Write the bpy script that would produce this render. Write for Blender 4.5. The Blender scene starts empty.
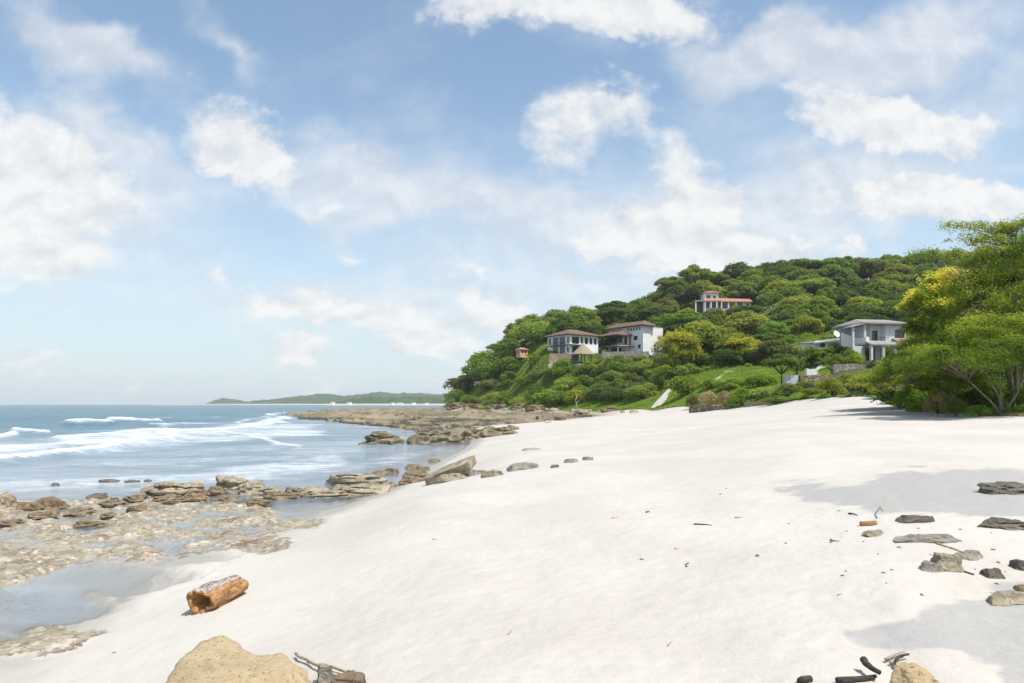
import bpy, bmesh, math, random
import numpy as np
from mathutils import Vector, Matrix

# ------------------------------------------------------------------ camera, light, sky
SC = bpy.context.scene
COL = SC.collection
HC = 2.8                     # eye height above the water
FPX = 683.0                  # focal length in picture pixels (24 mm on a 36 mm film)
HOR = 404.0                  # picture row of the horizon

cam_d = bpy.data.cameras.new("camera")
cam_d.lens = 24.0; cam_d.sensor_width = 36.0
cam_d.shift_y = (HOR - 341.5) / 1024.0
cam_d.clip_start = 0.1; cam_d.clip_end = 30000.0
cam = bpy.data.objects.new("camera", cam_d); COL.objects.link(cam)
cam.location = (0, 0, HC); cam.rotation_euler = (math.radians(90), 0, 0)
SC.camera = cam

SUN_EL, SUN_AZ = math.radians(62), math.radians(130)     # azimuth from +Y towards +X
sun_d = bpy.data.lights.new("sun", 'SUN'); sun_d.energy = 3.1; sun_d.angle = math.radians(0.53)
sun_d.color = (1.0, 0.955, 0.89)
sun = bpy.data.objects.new("sun", sun_d); COL.objects.link(sun)
SUN_V = Vector((math.cos(SUN_EL)*math.sin(SUN_AZ), math.cos(SUN_EL)*math.cos(SUN_AZ), math.sin(SUN_EL)))
sun.rotation_euler = SUN_V.to_track_quat('Z', 'Y').to_euler()
sun.location = (60, -20, 90)

SC.view_settings.view_transform = 'Standard'
SC.view_settings.look = 'None'
SC.view_settings.exposure = 0.76
SC.view_settings.gamma = 1.0
SC.view_settings.use_curve_mapping = False
SC.cycles.max_bounces = 6
SC.cycles.diffuse_bounces = 4
SC.cycles.glossy_bounces = 3
SC.cycles.transmission_bounces = 3
SC.cycles.transparent_max_bounces = 6
SC.cycles.use_denoising = True

class NT:
    """small helper to write node trees"""
    def __init__(s, tree): s.t = tree; s.n = tree.nodes; s.l = tree.links
    def new(s, typ, **kw):
        nd = s.n.new(typ)
        for k, v in kw.items(): setattr(nd, k, v)
        return nd
    def put(s, sock, v):
        if isinstance(v, bpy.types.NodeSocket): s.l.new(v, sock)
        elif v is not None: sock.default_value = v
    def math(s, op, a, b=None, c=None, clamp=False):
        nd = s.new('ShaderNodeMath', operation=op, use_clamp=clamp)
        for i, v in enumerate((a, b, c)):
            if v is not None: s.put(nd.inputs[i], v)
        return nd.outputs[0]
    def vmath(s, op, a, b=None, scale=None):
        nd = s.new('ShaderNodeVectorMath', operation=op)
        s.put(nd.inputs[0], a)
        if b is not None: s.put(nd.inputs[1], b)
        if scale is not None: s.put(nd.inputs['Scale'], scale)
        return nd.outputs[1] if op in ('LENGTH', 'DOT_PRODUCT', 'DISTANCE') else nd.outputs[0]
    def noise(s, vec, scale, detail=4, rough=0.55, dist=0.0, color=False):
        nd = s.new('ShaderNodeTexNoise')
        if vec is not None: s.put(nd.inputs['Vector'], vec)
        nd.inputs['Scale'].default_value = scale; nd.inputs['Detail'].default_value = detail
        nd.inputs['Roughness'].default_value = rough; nd.inputs['Distortion'].default_value = dist
        return nd.outputs['Color'] if color else nd.outputs['Fac']
    def rng(s, v, a, b, c=0.0, d=1.0, smooth=True):
        nd = s.new('ShaderNodeMapRange')
        nd.interpolation_type = 'SMOOTHSTEP' if smooth else 'LINEAR'
        s.put(nd.inputs[0], v)
        for i, x in enumerate((a, b, c, d)): s.put(nd.inputs[1+i], x)
        return nd.outputs[0]
    def mix(s, f, a, b):
        nd = s.new('ShaderNodeMix', data_type='RGBA')
        s.put(nd.inputs[0], f)
        for k, v in ((6, a), (7, b)):
            if isinstance(v, tuple) and len(v) == 3: v = v + (1.0,)
            s.put(nd.inputs[k], v)
        return nd.outputs[2]
    def ramp(s, v, stops):
        nd = s.new('ShaderNodeValToRGB'); e = nd.color_ramp.elements
        while len(e) > 1: e.remove(e[-1])
        e[0].position = stops[0][0]; e[0].color = stops[0][1] + (1,)
        for p, c in stops[1:]:
            q = e.new(p); q.color = c + (1,)
        s.put(nd.inputs[0], v)
        return nd.outputs[0]

world = bpy.data.worlds.new("World"); SC.world = world; world.use_nodes = True
def build_sky():
    w = NT(world.node_tree); w.n.clear()
    out = w.new('ShaderNodeOutputWorld'); bg = w.new('ShaderNodeBackground')
    bg.inputs['Strength'].default_value = 0.111
    w.l.new(bg.outputs[0], out.inputs[0])
    sky = w.new('ShaderNodeTexSky'); sky.sky_type = 'NISHITA'; sky.sun_disc = False
    sky.sun_elevation = SUN_EL; sky.sun_rotation = SUN_AZ
    sky.air_density = 1.0; sky.dust_density = 1.6; sky.ozone_density = 0.5; sky.altitude = 0
    d = w.new('ShaderNodeTexCoord').outputs['Generated']
    sp = w.new('ShaderNodeSeparateXYZ'); w.l.new(d, sp.inputs[0])
    dx, dy, dz = sp.outputs
    ay = w.math('MAXIMUM', w.math('ABSOLUTE', dy), 0.12)
    u = w.math('DIVIDE', dx, ay); v = w.math('DIVIDE', w.math('MAXIMUM', dz, 0.0), ay)
    cb = w.new('ShaderNodeCombineXYZ'); w.l.new(u, cb.inputs[0]); w.l.new(v, cb.inputs[1]); p = cb.outputs[0]
    # flattened coordinate for streaks, finer towards the horizon
    vs = w.math('POWER', w.math('ADD', v, 0.02), 0.72)
    cb2 = w.new('ShaderNodeCombineXYZ'); w.l.new(u, cb2.inputs[0]); w.l.new(w.math('MULTIPLY', vs, 1.35), cb2.inputs[1]); q = cb2.outputs[0]
    # edges are broken up by warping the coordinate
    w1 = w.vmath('SUBTRACT', w.noise(q, 4.5, 4, 0.6, color=True), (0.5, 0.5, 0.5))
    w2 = w.vmath('SUBTRACT', w.noise(q, 17.0, 5, 0.62, color=True), (0.5, 0.5, 0.5))
    w3 = w.vmath('SUBTRACT', w.noise(q, 60.0, 5, 0.65, color=True), (0.5, 0.5, 0.5))
    pw = w.vmath('ADD', p, w.vmath('ADD', w.vmath('SCALE', w1, scale=0.16), w.vmath('ADD', w.vmath('SCALE', w2, scale=0.085), w.vmath('SCALE', w3, scale=0.022))))
    def field(pos, blobs):
        acc = None
        for (cx, cy, rx, ry, ang, k) in blobs:
            m = w.new('ShaderNodeMapping', vector_type='TEXTURE')
            w.l.new(pos, m.inputs[0])
            m.inputs['Location'].default_value = ((cx-512)/FPX, (HOR-cy)/FPX, 0)
            m.inputs['Rotation'].default_value = (0, 0, math.radians(ang))
            m.inputs['Scale'].default_value = (rx*1.14/FPX, ry*1.14/FPX, 1)
            g = w.new('ShaderNodeTexGradient', gradient_type='SPHERICAL'); w.l.new(m.outputs[0], g.inputs[0])
            acc = w.math('MULTIPLY', g.outputs['Fac'], k) if acc is None else w.math('MULTIPLY_ADD', g.outputs['Fac'], k, acc)
        return acc
    puffs = CLOUD_PUFFS; veils = CLOUD_VEILS
    F = field(pw, puffs)
    off = ((0.012), 0.026, 0)
    n1 = w.noise(q, 11.0, 9, 0.6, 0.25)
    n2 = w.noise(w.vmath('ADD', q, off), 11.0, 9, 0.6, 0.25)
    dens = w.math('ADD', F, w.math('MULTIPLY', w.math('SUBTRACT', n1, 0.5), 1.15))
    a1 = w.rng(dens, 0.10, 0.92)
    # thin veils with soft streaks
    V = field(w.vmath('ADD', p, w.vmath('SCALE', w1, scale=0.22)), veils)
    n3 = w.noise(q, 6.5, 7, 0.62, 0.6)
    a2 = w.math('MULTIPLY', w.rng(w.math('ADD', V, w.math('MULTIPLY', w.math('SUBTRACT', n3, 0.5), 0.9)), 0.06, 1.05), 0.72)
    hz = w.rng(dz, 0.0, 0.45, 0.72, 0.08)           # milky air low over the horizon
    alpha = w.math('MAXIMUM', a1, a2)
    # inner modelling of the clouds: lit tops, slightly greyer hollows
    sh = w.math('ADD', w.math('MULTIPLY', w.math('SUBTRACT', n1, n2), 4.2), 0.55)
    sh = w.math('ADD', sh, w.math('MULTIPLY', w.math('SUBTRACT', dens, 0.6), 0.22), clamp=True)
    ccol = w.mix(sh, CLOUD_DARK, CLOUD_LIGHT)
    skyc = w.mix(hz, w.vmath('MULTIPLY', sky.outputs[0], (0.95, 1.03, 1.02)), CLOUD_HAZE)
    skyc = w.mix(w.math('MULTIPLY', alpha, 0.93), skyc, ccol)
    w.l.new(skyc, bg.inputs['Color'])
CLOUD_LIGHT = (5.1, 5.1, 5.05); CLOUD_DARK = (3.95, 4.15, 4.35); CLOUD_HAZE = (3.85, 4.5, 4.95)
CLOUD_PUFFS = [
    (25, 165, 120, 78, 0, 1.15), (95, 195, 80, 45, -25, .8), (40, 245, 125, 42, -8, 1.05), (5, 225, 70, 60, 0, .8),
    (225, 130, 70, 48, -20, 1.1), (275, 160, 80, 42, -15, 1.0), (330, 212, 45, 26, 0, .65), (356, 240, 20, 12, 0, .6),
    (560, 12, 150, 40, -3, 1.1), (650, 10, 110, 44, 0, 1.0), (480, 14, 60, 22, 0, .55),
    (570, 130, 55, 50, 30, .95), (622, 112, 36, 34, 0, .9), (690, 170, 50, 70, 35, 1.05), (722, 215, 55, 48, 20, .9),
    (628, 222, 85, 38, -12, 1.2), (700, 245, 120, 36, -5, 1.1), (600, 250, 80, 28, 0, .6), (765, 240, 60, 28, 0, .8),
    (845, 100, 80, 46, -10, 1.15), (920, 118, 100, 36, -4, 1.1), (880, 130, 110, 26, 0, .7), (745, 88, 50, 20, -10, .55),
    (955, 195, 90, 34, -6, 1.3), (1010, 205, 80, 34, 0, 1.1), (890, 205, 120, 28, 0, .8), (845, 243, 28, 18, 0, .75),
    (820, 195, 90, 24, 0, .45),
    (345, 318, 66, 26, -12, 1.55), (300, 312, 45, 24, 0, 1.15), (258, 308, 22, 26, 20, 1.08), (405, 335, 70, 24, -10, 1.42),
    (296, 352, 36, 16, -5, 1.35), (445, 348, 60, 22, -8, 1.01), (485, 300, 70, 26, -22, 1.28), (500, 320, 50, 24, -10, 0.94),
    (36, 352, 36, 13, -5, 1.01), (218, 282, 24, 14, -30, 0.81), (435, 386, 26, 9, 0, 0.94), (240, 381, 34, 8, 0, 0.61), (120, 380, 40, 8, 0, 0.47),
    (330, 378, 40, 9, 0, 0.68), (150, 352, 16, 10, -40, 0.54),
]
CLOUD_VEILS = [
    (55, 30, 110, 45, -28, .95), (125, 52, 90, 34, -30, .8), (235, 34, 60, 26, -28, .7), (80, 72, 50, 46, -60, .5),
    (90, 125, 90, 28, -12, .6), (140, 190, 130, 70, -20, .55), (400, 150, 130, 60, 5, .75), (450, 205, 170, 55, 0, .75),
    (340, 60, 120, 50, -10, .35), (900, 28, 230, 52, 9, 1.15), (800, 45, 150, 40, 6, .6), (1010, 90, 120, 50, 12, .5),
    (900, 165, 200, 40, 5, .6), (840, 210, 230, 50, 0, .8), (560, 200, 160, 60, 0, .45), (680, 110, 140, 60, 10, .3), (400, 300, 240, 60, 0, .5), (110, 300, 260, 70, 0, .45),
    (600, 285, 260, 60, 0, .55), (250, 90, 80, 30, 0, .25), (60, 180, 180, 110, -15, .6), (290, 165, 150, 60, -10, .55), (700, 215, 220, 80, 0, .6), (890, 110, 200, 70, 0, .5), (370, 335, 180, 50, -8, .6), (580, 20, 220, 60, 0, .5),
]
build_sky()

# ------------------------------------------------------------------ numeric helpers
RNG = np.random.default_rng(11)
_perm = np.random.default_rng(5).permutation(256)
_perm = np.concatenate([_perm, _perm, _perm])
_grad = np.random.default_rng(6).normal(size=(256, 3)); _grad /= np.linalg.norm(_grad, axis=1)[:, None]
def perlin(P):
    P = np.asarray(P, float); I = np.floor(P).astype(int); Fr = P - I; I &= 255
    U = Fr*Fr*Fr*(Fr*(Fr*6-15)+10)
    def g(dx, dy, dz):
        h = _perm[_perm[_perm[(I[:, 0]+dx) & 255] + ((I[:, 1]+dy) & 255)] + ((I[:, 2]+dz) & 255)]
        G = _grad[h]
        return G[:, 0]*(Fr[:, 0]-dx) + G[:, 1]*(Fr[:, 1]-dy) + G[:, 2]*(Fr[:, 2]-dz)
    x00 = g(0,0,0)*(1-U[:,0]) + g(1,0,0)*U[:,0]; x10 = g(0,1,0)*(1-U[:,0]) + g(1,1,0)*U[:,0]
    x01 = g(0,0,1)*(1-U[:,0]) + g(1,0,1)*U[:,0]; x11 = g(0,1,1)*(1-U[:,0]) + g(1,1,1)*U[:,0]
    y0 = x00*(1-U[:,1]) + x10*U[:,1]; y1 = x01*(1-U[:,1]) + x11*U[:,1]
    return (y0*(1-U[:,2]) + y1*U[:,2]) * 1.6
def fbm(P, octv=4, gain=0.5, lac=2.03):
    P = np.asarray(P, float); a, s = 1.0, np.zeros(len(P))
    for i in range(octv):
        s += a*perlin(P*lac**i + 17.3*i); a *= gain
    return s
def xyz(X, Y, k=1.0, z=0.0):
    return np.stack([np.ravel(X)*k, np.ravel(Y)*k, np.full(np.size(X), z)], 1)
def sstep(x, a, b):
    t = np.clip((x-a)/(b-a), 0, 1); return t*t*(3-2*t)
def at(px, py, D):
    return ((px-512)/FPX*D, D, HC-(py-HOR)/FPX*D)

# ------------------------------------------------------------------ object helpers
def link(o, parent=None):
    COL.objects.link(o)
    if parent is not None: o.parent = parent
    return o
def tag(o, label=None, cat=None, group=None, kind=None):
    if label: o['label'] = label
    if cat: o['category'] = cat
    if group: o['group'] = group
    if kind: o['kind'] = kind
    return o
def empty(name, loc=(0, 0, 0), rz=0.0, label=None, cat=None, group=None):
    o = bpy.data.objects.new(name, None); o.empty_display_size = 0.3
    o.location = loc; o.rotation_euler = (0, 0, rz); COL.objects.link(o)
    return tag(o, label, cat, group)
def mesh_np(name, V, F4, mat=None, smooth=False, attrs=None):
    """fast mesh from arrays; F4 is (n,3) or (n,4)"""
    V = np.ascontiguousarray(V, np.float32); F4 = np.ascontiguousarray(F4, np.int32)
    me = bpy.data.meshes.new(name); n, k = F4.shape
    me.vertices.add(len(V)); me.vertices.foreach_set('co', V.ravel())
    me.loops.add(n*k); me.loops.foreach_set('vertex_index', F4.ravel())
    me.polygons.add(n); me.polygons.foreach_set('loop_start', np.arange(0, n*k, k, dtype=np.int32))
    me.polygons.foreach_set('loop_total', np.full(n, k, np.int32))
    me.polygons.foreach_set('use_smooth', np.full(n, smooth, bool))
    for an, (dom, arr) in (attrs or {}).items():
        a = me.attributes.new(an, 'FLOAT', dom); a.data.foreach_set('value', np.ascontiguousarray(arr, np.float32).ravel())
    me.update(calc_edges=True); me.validate()
    if mat is not None: me.materials.append(mat)
    return me
def obj_np(name, V, F4, mat=None, parent=None, smooth=False, attrs=None):
    return link(bpy.data.objects.new(name, mesh_np(name, V, F4, mat, smooth, attrs)), parent)
def grid_faces(nr, nc):
    i = np.arange(nr*nc).reshape(nr, nc)
    return np.stack([i[:-1, :-1].ravel(), i[:-1, 1:].ravel(), i[1:, 1:].ravel(), i[1:, :-1].ravel()], 1)

class MB:
    """collects polygons, then links them as ONE mesh object"""
    def __init__(s): s.v = []; s.f = []
    def add(s, vs, fs):
        b = len(s.v); s.v += [tuple(p) for p in vs]; s.f += [tuple(i+b for i in f) for f in fs]
    def box(s, x0, y0, z0, x1, y1, z1):
        s.add([(x0,y0,z0),(x1,y0,z0),(x1,y1,z0),(x0,y1,z0),(x0,y0,z1),(x1,y0,z1),(x1,y1,z1),(x0,y1,z1)],
              [(0,3,2,1),(4,5,6,7),(0,1,5,4),(1,2,6,5),(2,3,7,6),(3,0,4,7)])
    def tube(s, pts, rad, n=7, cap=True):
        pts = [Vector(p) for p in pts]; rings = []
        if not hasattr(rad, '__len__'): rad = [rad]*len(pts)
        for i, p in enumerate(pts):
            t = (pts[min(i+1, len(pts)-1)] - pts[max(i-1, 0)]).normalized()
            a = t.cross(Vector((0.31, 0.87, 0.12))).normalized(); b = t.cross(a)
            rings.append([p + (a*math.cos(2*math.pi*k/n) + b*math.sin(2*math.pi*k/n))*rad[i] for k in range(n)])
        vs = [q for r in rings for q in r]; fs = []
        for i in range(len(pts)-1):
            for k in range(n):
                fs.append((i*n+k, i*n+(k+1) % n, (i+1)*n+(k+1) % n, (i+1)*n+k))
        if cap: fs += [tuple(range(n-1, -1, -1)), tuple(range((len(pts)-1)*n, len(pts)*n))]
        s.add(vs, fs)
    def hip(s, x0, y0, x1, y1, z, h, inset, over=0.0, th=0.18):
        """hipped roof with a ridge along the longer side and a fascia of thickness th"""
        x0 -= over; y0 -= over; x1 += over; y1 += over
        if x1-x0 >= y1-y0: r0, r1 = (x0+inset, (y0+y1)/2), (x1-inset, (y0+y1)/2)
        else: r0, r1 = ((x0+x1)/2, y0+inset), ((x0+x1)/2, y1-inset)
        vs = [(x0,y0,z),(x1,y0,z),(x1,y1,z),(x0,y1,z),(x0,y0,z+th),(x1,y0,z+th),(x1,y1,z+th),(x0,y1,z+th),
              (r0[0],r0[1],z+th+h),(r1[0],r1[1],z+th+h)]
        fs = [(0,3,2,1),(0,1,5,4),(1,2,6,5),(2,3,7,6),(3,0,4,7)]
        if x1-x0 >= y1-y0: fs += [(4,5,9,8),(5,6,9),(6,7,8,9),(7,4,8)]
        else: fs += [(4,5,8),(5,6,9,8),(6,7,9),(7,4,8,9)]
        s.add(vs, fs)
    def build(s, name, mat, parent=None, smooth=False, loc=None, rz=None):
        me = bpy.data.meshes.new(name); me.from_pydata(s.v, [], s.f)
        if smooth: me.polygons.foreach_set('use_smooth', [True]*len(me.polygons))
        me.update(); me.materials.append(mat)
        o = bpy.data.objects.new(name, me)
        if loc is not None: o.location = loc
        if rz is not None: o.rotation_euler = (0, 0, rz)
        return link(o, parent)

# ------------------------------------------------------------------ materials
def new_mat(name):
    m = bpy.data.materials.new(name); m.use_nodes = True
    t = NT(m.node_tree); t.n.clear()
    out = t.new('ShaderNodeOutputMaterial'); b = t.new('ShaderNodeBsdfPrincipled')
    t.l.new(b.outputs[0], out.inputs[0])
    return m, t, b, out
def bump(t, b, h, dist=0.02, strength=0.6):
    nd = t.new('ShaderNodeBump'); nd.inputs['Distance'].default_value = dist; nd.inputs['Strength'].default_value = strength
    t.l.new(h, nd.inputs['Height']); t.l.new(nd.outputs[0], b.inputs['Normal'])
def simple(name, c1, c2=None, rough=0.8, scale=3.0, bmp=0.0, bscale=None, spec=0.3, obj=True):
    m, t, b, o = new_mat(name)
    co = t.new('ShaderNodeTexCoord').outputs['Object' if obj else 'Generated']
    c2 = c2 or tuple(x*0.78 for x in c1)
    n = t.rng(t.noise(co, scale, 6, 0.6), 0.3, 0.7)
    t.put(b.inputs['Base Color'], t.mix(n, c2, c1)); b.inputs['Roughness'].default_value = rough
    b.inputs['Specular IOR Level'].default_value = spec
    if bmp: bump(t, b, t.noise(co, bscale or scale*5, 6, 0.65), bmp, 0.8)
    return m
def leaf_mat(name, dark, light, trans=0.48, hue=0.03):
    m, t, b, out = new_mat(name)
    oi = t.new('ShaderNodeObjectInfo').outputs['Random']
    at_ = t.new('ShaderNodeAttribute'); at_.attribute_name = 'tint'
    c = t.mix(at_.outputs['Fac'], dark, light)
    hs = t.new('ShaderNodeHueSaturation')
    t.put(hs.inputs['Hue'], t.rng(oi, 0, 1, 0.5-hue, 0.5+hue*0.6, False))
    t.put(hs.inputs['Value'], t.rng(t.math('FRACT', t.math('MULTIPLY', oi, 7.31)), 0, 1, 0.72, 1.28, False))
    t.put(hs.inputs['Saturation'], t.rng(t.math('FRACT', t.math('MULTIPLY', oi, 3.77)), 0, 1, 0.85, 1.05, False))
    t.l.new(c, hs.inputs['Color'])
    b.inputs['Roughness'].default_value = 0.6; b.inputs['Specular IOR Level'].default_value = 0.2
    t.l.new(hs.outputs[0], b.inputs['Base Color'])
    tr = t.new('ShaderNodeBsdfTranslucent'); t.l.new(t.mix(0.5, hs.outputs[0], t.mix(1.0, hs.outputs[0], (light[0]*1.5, light[1]*1.4, light[2]))), tr.inputs[0])
    mx = t.new('ShaderNodeMixShader'); mx.inputs[0].default_value = trans
    t.l.new(b.outputs[0], mx.inputs[1]); t.l.new(tr.outputs[0], mx.inputs[2]); t.l.new(mx.outputs[0], out.inputs[0])
    return m
def rock_mat(name, light, dark, stain, scale=1.0, stain_amt=0.5, strata=7.0):
    m, t, b, o = new_mat(name)
    co = t.new('ShaderNodeTexCoord').outputs['Object']
    n = t.noise(co, 1.6*scale, 8, 0.62, 0.3); nf = t.noise(co, 11*scale, 8, 0.7)
    c = t.mix(t.rng(n, 0.35, 0.65), dark, light)
    c = t.mix(t.math('MULTIPLY', t.rng(nf, 0.50, 0.68), stain_amt), c, stain)
    pit = t.rng(t.noise(co, 34*scale, 4, 0.7), 0.30, 0.42)
    c = t.mix(t.math('MULTIPLY', t.math('SUBTRACT', 1.0, pit), 0.6), c, tuple(x*0.35 for x in dark))
    t.put(b.inputs['Base Color'], c); b.inputs['Roughness'].default_value = 0.85; b.inputs['Specular IOR Level'].default_value = 0.25
    sc = t.new('ShaderNodeMapping'); t.l.new(co, sc.inputs[0]); sc.inputs['Scale'].default_value = (0.6, 0.6, strata)
    ns = t.noise(sc.outputs[0], 1.0*scale, 5, 0.6)
    h = t.math('ADD', t.math('MULTIPLY', nf, 0.6), t.math('ADD', t.math('MULTIPLY', ns, 0.6), t.math('MULTIPLY', pit, 0.25)))
    bump(t, b, h, 0.05/scale, 0.9)
    return m
M = {}
M['leaf_dark'] = leaf_mat('leaf_dark_green', (0.04, 0.078, 0.012), (0.13, 0.212, 0.028))
M['leaf_mid'] = leaf_mat('leaf_mid_green', (0.066, 0.125, 0.014), (0.215, 0.315, 0.036))
M['leaf_bright'] = leaf_mat('leaf_bright_green', (0.095, 0.175, 0.017), (0.285, 0.4, 0.042))
M['leaf_lime'] = leaf_mat('leaf_lime', (0.125, 0.175, 0.016), (0.36, 0.4, 0.045), hue=0.015)
M['leaf_olive'] = leaf_mat('leaf_olive', (0.075, 0.1, 0.022), (0.235, 0.265, 0.06), hue=0.015)
M['leaf_yellow'] = leaf_mat('blossom_yellow', (0.4, 0.38, 0.02), (0.66, 0.62, 0.06), hue=0.008)
M['leaf_pale'] = leaf_mat('blossom_pale', (.16, .19, .07), (.46, .46, .25), hue=0.01)
M['leaf_blue'] = leaf_mat('leaf_blue_grey', (.07, .11, .09), (.18, .23, .20), hue=0.01)
M['leaf_dry'] = leaf_mat('leaf_dry', (.22, .18, .08), (.46, .38, .19), hue=0.01)
M['bark'] = simple('bark', (.13, .105, .08), (.055, .045, .034), .9, 6, .03)
M['bark_pale'] = simple('bark_pale', (.30, .25, .19), (.14, .11, .085), .9, 9, .02)
M['white'] = simple('white_render', (.80, .79, .77), (.70, .69, .67), .75, .7, .004, 25)
M['offwhite'] = simple('grey_white_render', (.58, .60, .60), (.48, .50, .50), .75, .7, .004, 25)
M['peach'] = simple('peach_render', (.62, .40, .26), (.50, .31, .20), .8, 1.0, .004, 25)
M['concrete'] = simple('pale_concrete', (.46, .43, .38), (.34, .32, .28), .85, 1.2, .01, 14)
M['wood_dark'] = simple('dark_timber', (.06, .045, .035), (.03, .022, .018), .7, 3, .004)
M['metal_dark'] = simple('dark_frame', (.04, .04, .042), (.025, .025, .027), .4, 3)
M['interior'] = simple('dim_room_lining', (.22, .20, .18), (.15, .14, .12), .9, 1)
def glass():
    m, t, b, o = new_mat('window_glass')
    b.inputs['Base Color'].default_value = (.030, .040, .045, 1); b.inputs['Roughness'].default_value = .06
    b.inputs['Specular IOR Level'].default_value = .7
    return m
M['glass'] = glass()
def tiles(name, c1, c2, c3, period=0.3):
    m, t, b, o = new_mat(name)
    co = t.new('ShaderNodeTexCoord').outputs['Object']
    n = t.noise(co, 2.2, 6, .7); nf = t.noise(co, 9, 3, .6)
    c = t.mix(t.rng(n, .35, .65), c2, c1); c = t.mix(t.rng(nf, .52, .7), c, c3)
    t.put(b.inputs['Base Color'], c); b.inputs['Roughness'].default_value = .85
    sp = t.new('ShaderNodeSeparateXYZ'); t.l.new(co, sp.inputs[0])
    k = 2*math.pi/period
    h = t.math('ADD', t.math('ABSOLUTE', t.math('SINE', t.math('MULTIPLY', sp.outputs[0], k/2))),
               t.math('ABSOLUTE', t.math('SINE', t.math('MULTIPLY', sp.outputs[1], k/2))))
    bump(t, b, h, .06, .8)
    return m
M['tile_brown'] = tiles('weathered_clay_tiles', (.185, .105, .066), (.10, .064, .045), (.23, .165, .12))
M['tile_orange'] = tiles('orange_clay_tiles', (.40, .20, .13), (.32, .15, .10), (.46, .28, .19))
M['tile_grey'] = tiles('grey_tiles', (.30, .29, .27), (.22, .21, .20), (.36, .34, .31))
M['thatch'] = simple('thatch', (.36, .30, .21), (.20, .16, .11), .95, 8, .05, 30)
def stone_wall(name, c1, c2, joint, scale=2.2):
    m, t, b, o = new_mat(name)
    co = t.new('ShaderNodeTexCoord').outputs['Object']
    v = t.new('ShaderNodeTexVoronoi', feature='DISTANCE_TO_EDGE'); v.inputs['Scale'].default_value = scale; t.l.new(co, v.inputs['Vector'])
    vc = t.new('ShaderNodeTexVoronoi'); vc.inputs['Scale'].default_value = scale; t.l.new(co, vc.inputs['Vector'])
    sp = t.new('ShaderNodeSeparateColor'); t.l.new(vc.outputs['Color'], sp.inputs[0])
    c = t.mix(sp.outputs[0], c1, c2)
    c = t.mix(t.rng(v.outputs[0], .0, .07), joint, c)
    t.put(b.inputs['Base Color'], c); b.inputs['Roughness'].default_value = .9
    bump(t, b, t.rng(v.outputs[0], 0, .12), .08, .9)
    return m
M['stone_tan'] = stone_wall('tan_stonework', (.40, .31, .21), (.25, .20, .14), (.14, .11, .08))
M['stone_grey'] = stone_wall('grey_stonework', (.40, .36, .30), (.24, .22, .19), (.10, .09, .08))
M['stone_brown'] = stone_wall('brown_stonework', (.30, .21, .14), (.15, .105, .075), (.05, .04, .03), 1.6)
M['rock_tan'] = rock_mat('rock_tan', (.40, .34, .245), (.235, .195, .135), (.115, .095, .068), 1.0, .65)
M['rock_ochre'] = rock_mat('rock_ochre', (.47, .365, .22), (.39, .30, .175), (.30, .225, .125), 1.2, .5)
M['rock_grey'] = rock_mat('rock_grey', (.33, .30, .25), (.20, .18, .15), (.09, .085, .075))
M['rock_dark'] = rock_mat('rock_dark', (.19, .165, .135), (.10, .088, .072), (.05, .044, .038))
M['rock_reef'] = rock_mat('rock_reef', (.29, .24, .155), (.12, .10, .065), (.05, .045, .032), .45, .85)
M['rock_brown'] = rock_mat('rock_brown', (.27, .20, .125), (.145, .11, .072), (.07, .055, .04), 1.0, .6)
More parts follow.
